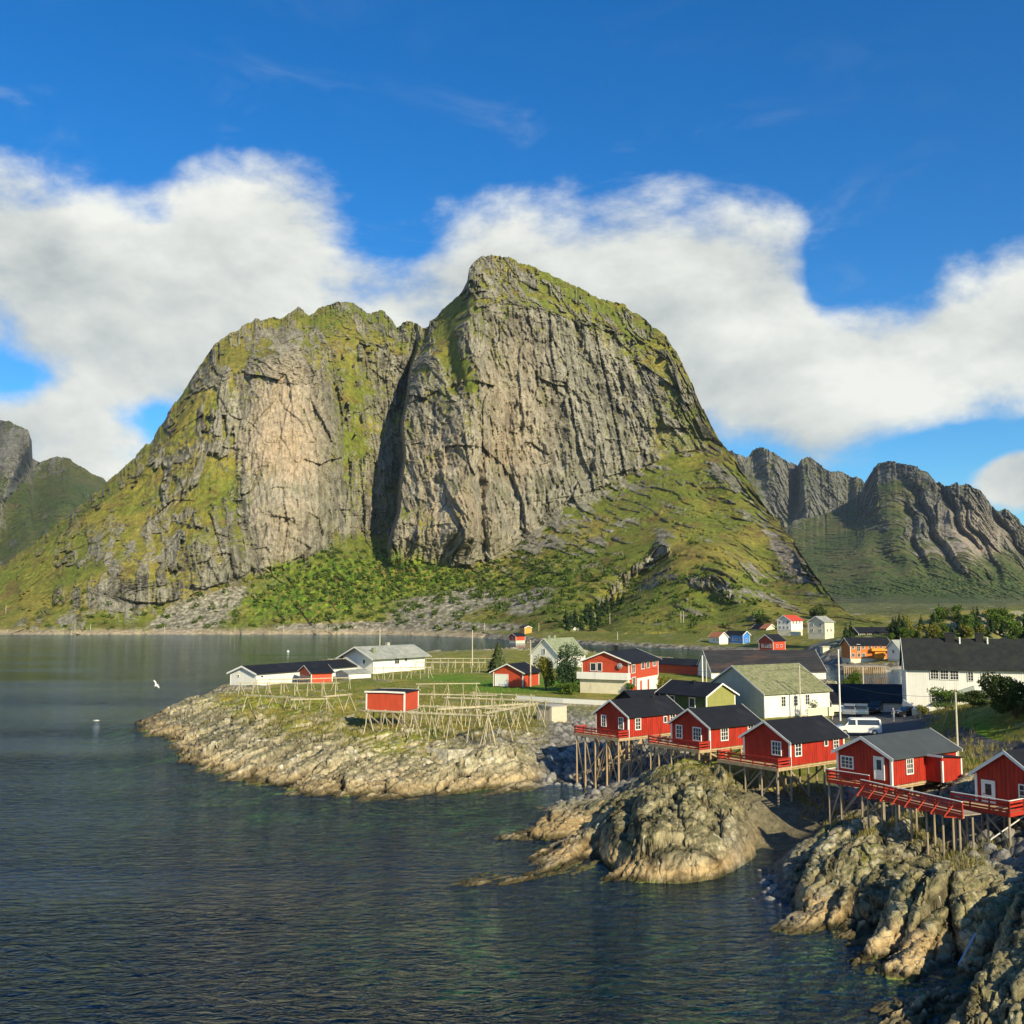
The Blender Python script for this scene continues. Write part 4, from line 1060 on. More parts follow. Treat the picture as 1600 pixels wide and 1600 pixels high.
    for cx, cy, cw, ch, cm in chim:
        zt = top(cy if ridge == 'x' else cx)
        c_ = MB().box(cx - cw / 2, cx + cw / 2, cy - cw / 2, cy + cw / 2, zt - .35, zt + ch); c_.box(cx - cw / 2 - .05, cx + cw / 2 + .05, cy - cw / 2 - .05, cy + cw / 2 + .05, zt + ch + .002, zt + ch + .1)
        c_.build('chimney', cm, ro)
    t['dims'] = [X, Y, h, rise]
    return t
def fhouse(name, label, cat, Ab, At, B, C, ap, zf, ang, wall, roof, ridge='x', over=(.35, .3), rise=None, W=None, L=None, drop=0, **kw):
    ax, ay, Wd, Ln, h, zat, xd, yd = fit(Ab, At, B, C, ap, zf, ang)
    Wd = W or Wd; Ln = L or Ln
    if rise is None:
        if ridge == 'x': mx, my = ax + yd[0] * Wd / 2, ay + yd[1] * Wd / 2
        else: mx, my = ax + xd[0] * Ln / 2, ay + xd[1] * Ln / 2
        rise = zat(mx, my, *ap) - zf - h
    RSx = Wd if ridge == 'x' else Ln; r2 = rise / (1 + over[0] / (RSx / 2)); ad = kw.pop('adj', .6); h += (rise - r2) * ad; rise -= (rise - r2) * ad
    print('HOUSE', label[:40], 'W %.1f L %.1f h %.2f rise %.2f at %.0f,%.0f g %.1f' % (Wd, Ln, h, rise, ax, ay, 0))
    return house(name, label, cat, (ax, ay, zf), ang, Ln, Wd, h, rise, wall, roof, ridge=ridge, over=over, **kw)

def railing(t, pts, z, hgt=.8, mat=None, cap=None, rails=3, post=1.3, name='railing'):
    """boards and posts along a polyline of local points"""
    m = MB(); c = MB(); mat = mat or REDRAIL
    for (x0, y0), (x1, y1) in zip(pts[:-1], pts[1:]):
        L = math.hypot(x1 - x0, y1 - y0); n = max(1, round(L / post))
        for i in range(n + 1):
            x, y = x0 + (x1 - x0) * i / n, y0 + (y1 - y0) * i / n
            m.box(x - .045, x + .045, y - .045, y + .045, z - .15, z + hgt)
        for k in range(rails):
            zz = z + hgt * (k + .75) / rails - .06
            m.bar((x0, y0, zz), (x1, y1, zz), .035, .13)
        c.bar((x0, y0, z + hgt + .02), (x1, y1, z + hgt + .02), .13, .045)
    if cap is None: m.v += [] ; c_ = c; off = len(m.v); m.v += c_.v; m.f += [tuple(i + off for i in f) for f in c_.f]
    r = m.build(name, mat, t)
    if cap is not None: c.build('handrail', cap, r)
    return r
def stilts(t, pts, ztop, mat=None, r=.10, braces=True, extra=()):
    """one stilt per local point down to the rock below, with crossing braces between neighbours"""
    a = t.rotation_euler.z; ca, sa = math.cos(a), math.sin(a); z0 = t.location.z
    low = []
    for x, y in pts:
        wx, wy = t.location.x + x * ca - y * sa, t.location.y + x * sa + y * ca
        zb = gz(wx, wy) - z0 - .25
        low.append(zb)
        if zb < ztop - .3: MB().rod((x, y, zb), (x, y, ztop), r, r * .9, 7).build('stilt', mat or WOOD, t)
    if braces:
        rnd = random.Random(len(pts))
        for i in range(len(pts) - 1):
            for j in (i + 1,):
                (xa, ya), (xb, yb) = pts[i], pts[j]
                if math.hypot(xa - xb, ya - yb) > 4 or ztop - max(low[i], low[j]) < 1.2: continue
                lo = max(low[i], low[j]) + .3
                if rnd.random() < .5: MB().bar((xa, ya, lo), (xb, yb, ztop - .2), .07, .14).build('brace', mat or WOOD, t)
                else: MB().bar((xb, yb, lo), (xa, ya, ztop - .2), .07, .14).build('brace', mat or WOOD, t)
# ------------------------------------------------------------------ red fishermen's cabins on stilts
ZF = 5.8
CG = 'red cabins on stilts along the shore'
def cabin_deck(t, x0, x1, y0, y1, rail, zt=-.02, cap=None):
    m = MB(); n = int((y1 - y0) / .16)
    for i in range(n):
        a = y0 + (y1 - y0) * i / n; m.box(x0, x1, a + .008, a + (y1 - y0) / n - .008, zt - .06, zt)
    m.build('deck_floor', WOOD, t)
    b = MB(); b.box(x0 - .06, x0 - .012, y0, y1, zt - .28, zt + .02); b.box(x0, x1, y0 - .06, y0 - .012, zt - .28, zt + .02)
    b.build('edge_board', WOOD if cap is None else REDRAIL, t)
    railing(t, rail, zt, cap=cap)
def under(t, L, Wd):
    m = MB()
    for y in (.2, Wd / 2, Wd - .2): m.box(.05, L - .05, y - .1, y + .1, -.36, -.12)
    m.box(0, L, -.02, .06, -.2, -.06)
    m.build('floor_beam', WOOD, t)
c1 = fhouse('cabin', 'red cabin farthest left of the row, high on long crossed stilts above the dark rocks', 'cabin', (982, 1152), (981, 1121), (931, 1116), (1065, 1113), (957, 1095), ZF, 40, RED, BLACKROOF, group=CG,
    wins=[('x0', 944, 1126, .62, 1.15, 2, 3), ('x0', 971, 1130, .62, 1.15, 2, 3), ('y0', 996, 1131, .75, 1.15, 2, 3), ('y0', 1038.5, 1124, .45, .6, 1, 1), ('y0', 1050, 1121, .8, 1.0, 2, 2)], chim=[(6.5, 2.35, .3, .25, BLACK)], ridgecap=False)
L, Wd = c1['dims'][:2]
cabin_deck(c1, -1.7, -.06, -.1, Wd + 1.7, [(-.1, -.1), (-1.7, -.1), (-1.7, Wd + 1.7), (0, Wd + 1.7)])
under(c1, L, Wd)
stilts(c1, [(-1.6, y) for y in (0, 1.8, 3.6, 5.2, Wd + 1.5)] + [(.2, y) for y in (Wd - .2, 3.2, 1.5, .15)] + [(2.2, y) for y in (.15, 1.7, 3.2, Wd - .2)] + [(4.4, y) for y in (Wd - .2, 2.2, .15)] + [(6.6, .15), (8.4, .15)], -.3, WOOD, .11)
ext = MB()
for (a, b) in (((-1.6, .2, -.3), (2.0, 2.2, -4.2)), ((2.2, .1, -.3), (-1.4, .2, -4.0)), ((4.4, .1, -.4), (.3, .2, -4.6)), ((-1.6, 5.0, -4.4), (-1.6, 2.2, -1.2)), ((.2, .1, -4.6), (4.2, .1, -.6)), ((-1.6, 3.6, -4.6), (.4, .4, -1.0))):
    MB().bar(a, b, .08, .16).build('brace', WOOD, c1)
c2 = fhouse('cabin', 'red cabin second from the left, directly above the grassy top of the big rounded boulder', 'cabin', (1109, 1170), (1108, 1138), (1049, 1131), (1187, 1131), (1076, 1109), ZF, 37, RED, BLACKROOF, group=CG,
    wins=[('x0', 1062, 1143, .72, 1.2, 2, 3), ('x0', 1090, 1147, .98, 1.2, 3, 3), ('y0', 1131, 1147, .98, 1.15, 3, 3), ('y0', 1172, 1138, .8, .9, 2, 2)])
L, Wd = c2['dims'][:2]
cabin_deck(c2, -1.7, -.06, -.1, Wd + 1.7, [(-.1, -.1), (-1.7, -.1), (-1.7, Wd + 1.7), (0, Wd + 1.7)])
under(c2, L, Wd)
stilts(c2, [(-1.6, y) for y in (0, 1.9, 3.8, 5.6, Wd + 1.5)] + [(.3, y) for y in (Wd - .2, 3, .2)] + [(2.6, y) for y in (.2, 3, Wd - .2)] + [(5, Wd - .2), (5, 3), (5, .2), (7, .2)], -.3, WOOD, .11)
c3 = fhouse('cabin', 'red cabin third from the left, standing above the small sandy beach', 'cabin', (1235, 1197), (1233, 1161), (1162, 1150), (1318, 1150), (1190, 1128), ZF, 37, RED, BLACKROOF, group=CG,
    wins=[('x0', 1214, 1169, .9, 1.1, 3, 3), ('y0', 1246, 1171, .78, 1.05, 2, 3), ('y0', 1289.5, 1161, .42, .42, 1, 1), ('y0', 1305, 1160, .7, .95, 2, 3)])
L, Wd = c3['dims'][:2]
cabin_deck(c3, -1.9, -.06, -.1, Wd + 1.6, [(-.1, -.1), (-1.9, -.1), (-1.9, Wd + 1.6), (0, Wd + 1.6)])
under(c3, L, Wd)
stilts(c3, [(-1.8, y) for y in (0, 1.8, 3.7, 5.5, Wd + 1.4)] + [(.3, y) for y in (Wd - .2, 3.8, 1.8, .2)] + [(2.8, y) for y in (.2, 2.8, Wd - .2)] + [(5.2, Wd - .2), (5.2, 3), (5.2, .2), (7.8, .2), (7.8, 3)], -.3, WOODOLD, .11)
c4 = fhouse('cabin', 'red cabin with slate grey roof, white door and small side porch, left of the walkway', 'cabin', (1394, 1228), (1392, 1186), (1308, 1172), (1494, 1169), (1347, 1153), ZF, 36, RED, GREYROOF, group=CG, trimw=.22,
    wins=[('x0', 1324.5, 1191, 1.05, .85, 3, 3), ('y0', 1420, 1197, .8, 1.12, 3, 3)], doors=[('x0', 1374.5, 1201, .78, 1.75, WHITE, True)])
L, Wd = c4['dims'][:2]
cabin_deck(c4, -1.3, -.06, -.1, Wd + .1, [(-1.3, 1.2), (-1.3, Wd + .1), (0, Wd + .1)], cap=WHITE)
under(c4, L, Wd)
stilts(c4, [(-1.2, y) for y in (0, 2, 4, Wd)] + [(.3, y) for y in (Wd - .2, 3, .2)] + [(3, .2), (3, 3), (3, Wd - .2), (6, Wd - .2), (6, 3)], -.3, WOODOLD, .10)
# side porch, gable towards the yard
px0, pw, pl = L * .50, 2.9, 1.5
pm = MB().prism([(px0, 0), (px0 + pw, 0), (px0 + pw, 1.75), (px0, 2.05)], lambda p: (p[0], -pl, p[1]), lambda p: (p[0], 0, p[1]))
pm.build('porch', RED, c4)
pc = c4.children[-1]
MB().hexa([(px0 - .15, -pl - .2, 2.09), (px0 + pw + .15, -pl - .2, 1.76), (px0 + pw + .15, .0, 1.76), (px0 - .15, .0, 2.09), (px0 - .15, -pl - .2, 2.17), (px0 + pw + .15, -pl - .2, 1.84), (px0 + pw + .15, .0, 1.84), (px0 - .15, .0, 2.17)]).build('porch_roof', BLACKROOF, pc)
MB().bar((px0 - .2, -pl - .23, 2.1), (px0 - .2, 0, 2.1), .05, .17).build('bargeboard', WHITE, pc)
for x in (px0 + .07, px0 + pw - .07):
    MB().box(x - .09, x + .09, -pl - .05, -pl + .08, 0, 1.72).build('corner_board', WHITE, pc)
c5 = fhouse('cabin', 'red cabin cut by the right edge of the photo, white glazed door facing the walkway', 'cabin', (1629, 1270), (1629, 1224), (1524, 1207), (1760, 1200), (1572, 1176), ZF, 34, RED, BLACKROOF, group=CG, trimw=.2,
    wins=[('x0', 1602, 1240, .7, 1.1, 2, 3)], doors=[('x0', 1545.5, 1240, .85, 1.75, WHITE, True)])
L, Wd = c5['dims'][:2]
cabin_deck(c5, -1.9, -.06, 1.3, Wd + .8, [(-.1, 1.3), (-1.9, 1.3), (-1.9, Wd + .8)], cap=WHITE)
under(c5, L, Wd)
stilts(c5, [(-1.8, y) for y in (1.4, 3, 4.6, Wd + .6)] + [(.3, y) for y in (Wd - .2, 3, .2)] + [(3, .2), (3, 3)], -.3, WOODOLD, .09)
# sloping steel frame under the last cabin
for a, b in (((-1.8, 1.4, -3.4), (-1.8, 3.4, -3.4)), ((-1.8, 3.2, -2.4), (.3, 1.4, -.4))):
    MB().bar(a, b, .08).build('brace', WHITE, c5)
# railed walkway between the last two cabins
wa = P(1345, 1217, 6.72); wbp = P(1503, 1252, 6.72)
dx, dy = wbp[0] - wa[0], wbp[1] - wa[1]; WL = math.hypot(dx, dy); wang = math.atan2(dy, dx)
wk = empty('walkway', (wa[0], wa[1], ZF), wang)
tag(wk, 'long red walkway with white handrail and slanting struts between the two rightmost cabins', 'walkway')
m = MB(); n = int(WL / .16)
for i in range(n): m.box(WL * i / n + .008, WL * (i + 1) / n - .008, .05, 1.7, -.10, -.03)
m.build('deck_floor', WOODOLD, wk)
MB().box(0, WL, -.03, .03, -.30, .0).build('edge_board', REDRAIL, wk)
railing(wk, [(0, 0), (WL, 0)], 0, hgt=.86, cap=WHITE, rails=4, post=WL / 8)
for k in range(8):
    x = WL * (k + .35) / 8
    s_ = MB(); s_.bar((x + .25, -.06, .72), (x - .22, -.62, -.26), .07, .07); s_.bar((x - .25, -.62, -.28), (x + .5, -.03, -.24), .07, .07)
    s_.build('strut', STRUTP, wk)
stilts(wk, [(x, .1) for x in np.linspace(.6, WL - .4, 7)] + [(x, 1.5) for x in np.linspace(WL - .6, .6, 6)], -.12, WOODOLD, .085, braces=False)
MB().box(0, WL, .05, .18, -.25, -.11).build('beam', WOODOLD, wk)

# a dark roofed cabin hidden behind the first
fhouse('cabin', 'cabin of which only the black roof shows, behind the farthest left red cabin', 'cabin', (1000, 1126), (1000, 1104), (962, 1101), (1060, 1100), (983, 1083), 4.2, 30, BLACKROOF, BLACKROOF, W=6.5, trim=BLACKROOF, rise=1.9)
# ------------------------------------------------------------------ village buildings
fhouse('green_house', 'small green house with black roof and white edged olive gable, behind the red cabins', 'house', (1104, 1124), (1103, 1089), (1030, 1085), (1148, 1085), (1127, 1069), 4.7, 38, SHADEGREEN, BLACKROOF, ridge='y', over=(.5, .4), wall_y0=None,
    wins=[('x0', 1082, 1098, .95, 1.25, 1, 1), ('x0', 1051, 1094, .7, 1.2, 1, 1)], chim=[(2.6, 4.5, .4, .4, BLACK)])
def add_gable(t, mat):
    X, Y, h, rise = t['dims']
    MB().prism([(.03, 0), (X - .03, 0), (X - .03, h - .03), (X / 2, h + rise - .05), (.03, h - .03)], lambda p: (p[0], -.05, p[1]), lambda p: (p[0], 0, p[1])).build('sunlit_gable', mat, t)
add_gable([o for o in COL.objects if o.name == 'green_house'][0], SUNGREEN)  # overlay gives the sun-facing gable its lit tone
fhouse('white_boathouse', 'long white boathouse with mossy grey green slate roof and grey boarded gable', 'boathouse', (1195, 1122), (1195, 1085), (1126, 1066), (1295, 1078), (1147, 1043), 4.6, 30, WWALL, MOSSROOF, over=(.4, .35), W=12.5, wall_x0=GREYSHADE, found=.5, rise=3.6,  # gable overlay holds the shaded tone of the white wall
    wins=[('y0', 1223.5, 1096, .75, 1.35, 2, 3), ('y0', 1242.5, 1095, .75, 1.35, 2, 3), ('y0', 1261, 1093, .75, 1.35, 2, 3)])
fhouse('warehouse', 'long black roofed warehouse with rust streaks on its right half, behind the mossy boathouse', 'warehouse', (1112, 1062), (1112, 1050), (1086, 1040), (1290, 1052), (1093, 1022), 4.3, 4, WWALL, RUSTROOF, W=13, rise=4.4, over=(.4, .2), found=.5)
fhouse('red_house', 'two storey red house with white balcony, white lower floor and satellite dish', 'house', (983, 1086), (983, 1036), (906, 1034), (1032, 1028), (944, 1019), 4.5, 63, RED2, BLACKROOF, W=9.1, L=16, over=(.6, .5), batten=0,
    wins=[('x0', 927, 1042, 1.0, 1.3, 1, 1), ('x0', 937, 1042, .8, 1.4, 1, 1), ('y0', 989, 1045, 1.6, 1.4, 2, 1), ('y0', 1004, 1040, 1.6, 1.1, 2, 1), ('y0', 1012, 1039, 1.5, 1.0, 2, 1), ('y0', 1022, 1036, 1.6, 1.0, 3, 1), ('y0', 990, 1065, 1.5, 1.5, 2, 1)],
    chim=[(5.0, 4.3, .7, 1.1, BLACK)])
rh = [o for o in COL.objects if o.name == 'red_house'][0]
X, Y, h, rise = rh['dims']
bal = MB().box(-1.3, .6, -.25, Y + .5, 2.75, 2.95).box(-1.35, -1.25, -.3, Y + .5, 2.7, 3.95).box(-1.25, -.05, -.3, -.2, 2.96, 3.94).build('balcony', WWALL, rh)
MB().box(-.75, -.06, -.05, Y + .1, 0, 2.7).build('lower_wall', CREAM, rh)
MB().box(4.0, X - .5, -.1, -.02, 0, 2.7).build('lower_wall', WWALL, rh)
for u in (5.5, 9.5): MB().box(u, u + .9, -.14, -.11, .1, 2.2).build('door', RED2, rh)
dm = MB(); n = 14
for i in range(n):
    a0, a1 = 2 * math.pi * i / n, 2 * math.pi * (i + 1) / n
    dm.poly([(-.5, 1.6, 5.1), (-.35, 1.6 + .55 * math.cos(a0), 5.1 + .55 * math.sin(a0)), (-.35, 1.6 + .55 * math.cos(a1), 5.1 + .55 * math.sin(a1)), (-.40, 1.6, 5.1)], [(0, 1, 2), (3, 2, 1)])
dm.rod((-.38, 1.6, 5.1), (0, 1.6, 4.9), .04).rod((-.5, 1.6, 5.1), (-.8, 1.6, 4.95), .02).build('satellite_dish', METAL, rh)
fhouse('low_annex', 'low red annex with black roof and white fascia, right of the two storey red house', 'outbuilding', (1096, 1056), (1096, 1041), (1034, 1038), (1104, 1040), (1060, 1030), 4.4, 40, RED2, BLACKROOF, ridge='y', W=17, L=6, rise=1.2, batten=0, trimw=.4, over=(.5, .4))
fhouse('garage', 'small red garage with wide white door and black roof, left of the dark tree', 'garage', (817, 1074), (817, 1052), (769, 1051), (842, 1047), (790, 1038), 4.5, 62, RED2, BLACKROOF, W=6.6, over=(.7, .5), batten=0, wins=[('y0', 827, 1055, .6, .7, 1, 1)], doors=[('x0', 784, 1063, 2.8, 2.3, WHITE, False)])
fhouse('white_house', 'steep white house with pale green slate roof, behind the dark tree', 'house', (872, 1045), (872, 1024), (824, 1024), (905, 1030), (858, 1001), 4.2, 50, WWALL, GREENROOF, W=9, L=12, over=(.5, .4), rise=4.2,
    wins=[('x0', 850, 1018, .9, 1.3, 2, 3)], chim=[(1.5, 4.5, .9, .8, GREENROOF), (4.0, 4.5, .9, .8, GREENROOF)])
fhouse('grey_roofed_house', 'white house with weathered light grey roof on the peninsula edge', 'house', (583, 1053), (583, 1029), (538, 1026), (663, 1023), (553, 1011), 3.4, 52, WWALL, LIGHTROOF, W=11, L=19, over=(1.2, 1.4), batten=0, trimw=.3,
    wins=[('x0', 569, 1034, .7, .9, 1, 1), ('y0', 620, 1032, 1.6, 1.6, 2, 2), ('y0', 634, 1030, .9, .9, 1, 1)], chim=[(2.0, 2.0, .8, 1.3, GREENROOF), (11.0, 6.0, .9, 1.0, CONC)])
fhouse('low_boathouse', 'long low white boathouse with black roof at the water, leftmost building', 'boathouse', (400, 1072), (400, 1053), (364, 1052), (540, 1040), (378, 1043), 2.4, 60, WWALL, BLACKROOF, W=8, L=42, over=(.6, .6), batten=0, trimw=.35, found=2.6, fmat=CONC, rise=1.6,
    wins=[('x0', 373, 1056, .5, .35, 1, 1), ('y0', 409, 1057, .8, .3, 1, 1)])
rx = fhouse('red_boathouse', 'low red boathouse with patterned wall built against the long white boathouse', 'boathouse', (486, 1070), (486, 1052), (453, 1050), (503, 1051), (478, 1043), 2.6, 28, RED2, BLACKROOF, W=9, L=5, rise=1.5, batten=.9, over=(.5, .4), found=.5)
X, Y, h, rise = rx['dims']
cr = MB()
for k in range(5):
    y0 = .5 + k * Y / 5.6
    cr.bar((-.1, y0, .2), (-.1, y0 + 1.3, 1.9), .06, .14).bar((-.1, y0 + 1.3, .2), (-.1, y0, 1.9), .06, .14)
cr.build('lattice', WHITE, rx)
fhouse('boathouse', 'small red gable rising just behind the black roof of the low boathouses', 'boathouse', (482, 1048), (482, 1043), (472, 1043), (489, 1042), (477, 1036), 4.0, 40, RED2, RED2, W=3.2, L=3, rise=1.2, batten=0)  # roof dormer of the low boathouse, modelled as its own little house
fhouse('shed', 'low grey roofed shed between the red boathouse and the white house', 'shed', (545, 1062), (545, 1053), (522, 1050), (560, 1052), (533, 1048), 3.2, 40, WWALL, LIGHTROOF, W=6, L=6, rise=.7, batten=0)
# red net shed up on posts
sh = fhouse('net_shed', 'plain red shed with black roof raised on grey posts among the drying racks', 'shed', (632, 1111), (633, 1083), (568, 1082), (656, 1072), (640, 1075), 6.4, 72, RED2, BLACKROOF, ridge='x', W=5.6, L=4.6, rise=.05, over=(.15, .2), batten=0)
shX, shY = sh['dims'][:2]
MB().box(-.2, shX, -.1, shY + .9, -.2, -.06).build('floor_beam', WOODOLD, sh)
stilts(sh, [(0, y) for y in (0, 1.7, 3.4, shY)] + [(2.3, shY), (2.3, 2.8), (2.3, 0), (4.4, 0), (4.4, shY)], -.1, WOODOLD, .10)
bx = house('concrete_shed', 'small flat topped shed of pale ribbed boards below the stone wall', 'shed', P(862, 1131, 4.3) + (4.3,), 42, 2.9, 3.0, 2.25, .05, paint('pale_boards', (.58, .52, .40), .8, .1), CONC, ridge='x', over=(.08, .08), batten=.25, corners=False, trim=CONC, thick=.07)
fhouse('big_white_house', 'large white two storey house with black tiled roof on the right', 'house', (1418, 1112), (1418, 1047), (1412, 1042), (1600, 1055), (1413, 1001), 5.6, -17, WWALL, DARKTILE, W=8.5, L=17.5, rise=4.2, over=(.5, .3), batten=.28,
    wins=[('y0', 1460, 1054, .95, 1.15, 3, 3), ('y0', 1475.5, 1054.5, .95, 1.15, 3, 3), ('y0', 1491, 1055, 1.0, 1.15, 3, 3), ('y0', 1516.5, 1057, .6, 1.15, 2, 3), ('y0', 1540, 1058, .85, 1.2, 3, 3), ('y0', 1461, 1087, .95, 1.5, 2, 3), ('y0', 1480, 1088, .95, 1.3, 2, 3)],
    doors=[('y0', 1536, 1093, 1.0, 2.1, DKBROWN, False)], adj=1.15, chim=[(6.2, 4.2, 1.2, .9, BLACK), (10.1, 4.2, 1.0, .9, BLACK)])
bw = [o for o in COL.objects if o.name == 'big_white_house'][0]
MB().box(7.6, 14.2, -1.5, -.05, 2.75, 3.0).build('canopy', WHITE, bw)
MB().prism([(5.2, 2.7), (8.4, 2.7), (8.4, 3.9)], lambda p: (p[0], -2.4, p[1]), lambda p: (p[0], -1.6, p[1])).build('porch_gable', GREYSHADE, bw)
for x in (7.8, 10.8, 13.9): MB().box(x, x + .14, -1.45, -1.3, 0, 2.74).build('post', WHITE, bw)
for x in (7.4, 11.0): MB().box(x, x + .18, 3.4, 3.6, 9.2, 10.3).build('roof_vent', WHITE, bw)
MB().box(.4, 2.6, -3.0, -.4, -.2, .7).build('terrace', CREAM, bw)
MB().bar((-.6, -.3, 1.3), (1.6, -3.2, -.2), .12, .9).build('stair_rail', WHITE, bw)
fhouse('harbour_shed', 'long low harbour building with plain black roof behind the parked cars', 'outbuilding', (1300, 1112), (1300, 1097), (1296, 1085), (1424, 1102), (1295, 1070), 4.7, -5, WWALL, BLACKROOF, W=10, L=14.5, rise=2.2, over=(.5, .2), batten=.5)
ks = house('kiosk', 'small red kiosk with flat white roof beside the parked cars', 'kiosk', P(1340, 1108, 4.7) + (4.7,), 12, 2.2, 2.6, 1.9, .04, RED2, WHITE, over=(.25, .2), batten=0, corners=False, thick=.12)
# low walls
def wall_run(name, label, pts, z0, z1, th, mat, cap=None, caph=.9):
    t = empty(name, (pts[0][0], pts[0][1], z0)); tag(t, label, 'wall')
    m, c = MB(), MB()
    for a, b in zip(pts[:-1], pts[1:]):
        ax, ay, bx_, by = a[0] - pts[0][0], a[1] - pts[0][1], b[0] - pts[0][0], b[1] - pts[0][1]
        m.bar((ax, ay, (z1 - z0) / 2 - .4), (bx_, by, (z1 - z0) / 2 - .4), th, z1 - z0 + .8)
        if cap: c.bar((ax, ay, z1 - z0 + caph / 2 + .003), (bx_, by, z1 - z0 + caph / 2 + .003), th * .7, caph)
    m.build('stone_face', mat, t)
    if cap: c.build('parapet', cap, t)
    return t
wall_run('retaining_wall', 'stone wall with long white parapet below the two storey red house', [P(807, 1094, 4.9), P(880, 1099, 4.9), P(960, 1103, 4.9), P(1000, 1103, 4.9)], 3.2, 4.95, .5, STONE, WHITE, .7)
wall_run('dry_stone_wall', 'low dry stone wall under the right hand drying racks', [P(640, 1165, 3.4), P(700, 1172, 3.3), P(760, 1168, 3.5), P(800, 1158, 3.8)], 2.2, 3.35, .5, paint('pale_stone', (.48, .44, .34), .9, .5, 2.4, bump=.15, col2=(.2, .18, .13)))
sg = empty('notice_board', P(333, 1085, 4.2) + (gz(*P(333, 1085, 4.2)),), R(-10)); tag(sg, 'small blank white board on two legs at the tip of the peninsula', 'sign')
MB().box(-.45, .45, -.03, .03, .35, 1.25).build('board', CREAM, sg)
for x in (-.4, .4): MB().box(x - .04, x + .04, .032, .1, -.3, 1.2).build('leg', POLEW, sg)

# ------------------------------------------------------------------ houses across the inlet
def far(name, label, cat, px, py, z, ang, X, Y, h, rise, wall, roof, ridge='x', wins=(), **kw):
    x, y = P(px, py, z)
    return house(name, label, cat, (x, y, z), ang, X, Y, h, rise, wall, roof, ridge=ridge, batten=0, wins=wins, over=(.5, .5), trimw=.35, found=2.5, fmat=kw.pop('fmat', CREAM), **kw)
FW = lambda w, xs, z, ww=.9, hh=1.1: [(w, x, z, ww, hh, 2, 1) for x in xs]
b1 = far('blue_house', 'bright blue house over a cream lower floor at the far quay', 'house', 1161, 1005, 2.6, 30, 4.5, 13, 4.2, 1.7, BLUE, BLACKROOF, 'y', FW('x0', (2, 4.5, 7, 9.5), 1.7) + FW('y0', (2.2,), 1.6))
far('orange_roofed_house', 'low white house with bright orange roof, left of the blue house', 'house', 1124, 1005, 2.4, 20, 5, 10, 3.2, 2.2, WWALL, ORANGEROOF, 'y', FW('x0', (2, 5), 1.6))
far('orange_roofed_house', 'white building with half black, half orange roof uphill of the blue house', 'house', 1198, 994, 5.2, 16, 6, 16, 3.8, 2.4, CREAM, BLACKROOF, 'y', FW('x0', (3, 6, 9, 12), 1.7))
o2 = [o for o in COL.objects if o.name.startswith('orange_roofed_house')][-1]
X, Y, h, rise = o2['dims']
MB().hexa([(-.55, -.5, h - .05), (X / 2, -.5, h + rise + .16), (X / 2, 7, h + rise + .16), (-.55, 7, h - .05), (-.55, -.5, h + .03), (X / 2, -.5, h + rise + .25), (X / 2, 7, h + rise + .25), (-.55, 7, h + .03)]).build('orange_tiles', ORANGEROOF, [c for c in o2.children if c.name.startswith('roof')][0])
far('quay_house', 'small red and white house with black roof on a wooden quay by the rubble shore', 'boathouse', 1208, 1016, 1.6, 40, 9, 7.5, 4.2, 2.5, RED2, BLACKROOF, 'x', FW('x0', (1.6, 3.5, 5.4), 1.8, 1.0, 1.5) + FW('y0', (3, 6), 1.8), fmat=WOOD)
far('hill_house', 'white two storey house with red roof on the hillside', 'house', 1236, 985, 9.8, 45, 10.5, 7, 4.6, 2.2, WWALL, REDROOF, 'x', FW('x0', (1.6, 3.6, 5.6), 1.3) + FW('x0', (1.6, 3.6, 5.6), 3.7) + FW('y0', (2, 5, 8), 3.5))
far('hill_house', 'plain cream two storey house with pale roof, right of the red roofed one', 'house', 1289, 990, 8.7, 42, 7.5, 8.5, 5.2, 2.4, CREAM, LIGHTROOF, 'x', FW('x0', (2, 6.2), 1.4) + FW('x0', (2, 6.2), 3.9) + FW('y0', (2, 5), 1.4))
far('yellow_house', 'yellow two storey house with black roof on the far shore', 'house', 820, 991, 3.3, 20, 4.5, 10, 4.3, .9, OCHRE, BLACKROOF, 'y', FW('x0', (2.5, 6.5), 3.0))
far('red_boathouse', 'little red boathouse at the far shoreline below the yellow house', 'boathouse', 806, 1001, 1.4, 40, 7, 6, 2.7, 1.5, RED2, BLACKROOF, 'x', FW('x0', (3,), 1.5))
far('shore_house', 'low white house with black roof on the far shore left of the spruces', 'house', 893, 992, 3.2, 40, 5, 9, 2.8, 1.9, WWALL, BLACKROOF, 'y', FW('x0', (3, 6), 1.5))
ob = far('orange_house', 'large orange two storey quayside building with balconies above the timber quay', 'house', 1329, 1029, 2.6, 4, 14.5, 8, 4.7, 2.3, ORANGE, BLACKROOF, 'x', FW('y0', (1.0, 3.0, 4.6), 1.2, .9, 1.2) + FW('y0', (1.0, 4.6, 7, 9, 11, 13), 3.8, .8, .9) + [('y0', 2.9, 3.7, 1.1, 2.2, 2, 3)])
ex = MB().box(7.0, 13.8, -1.6, -.06, 2.6, 3.5).box(8.3, 12.0, -1.0, -.06, 0, 2.5).build('balcony', ORANGE2, ob)
far('dark_house', 'dark tarred house with white trimmed windows above the orange building', 'house', 1342, 1001, 7.0, 4, 14, 8, 3.4, 1.8, DKBROWN, BLACKROOF, 'x', FW('y0', (1.6, 4.4, 7.2, 10.6), 2.0, 1.7, 1.1))
far('white_boathouse', 'small white house just right of the orange quayside building', 'house', 1406, 1030, 3.0, 20, 5, 6, 3.6, 2.6, WWALL, LIGHTROOF, 'x', FW('x0', (3,), 2.4))
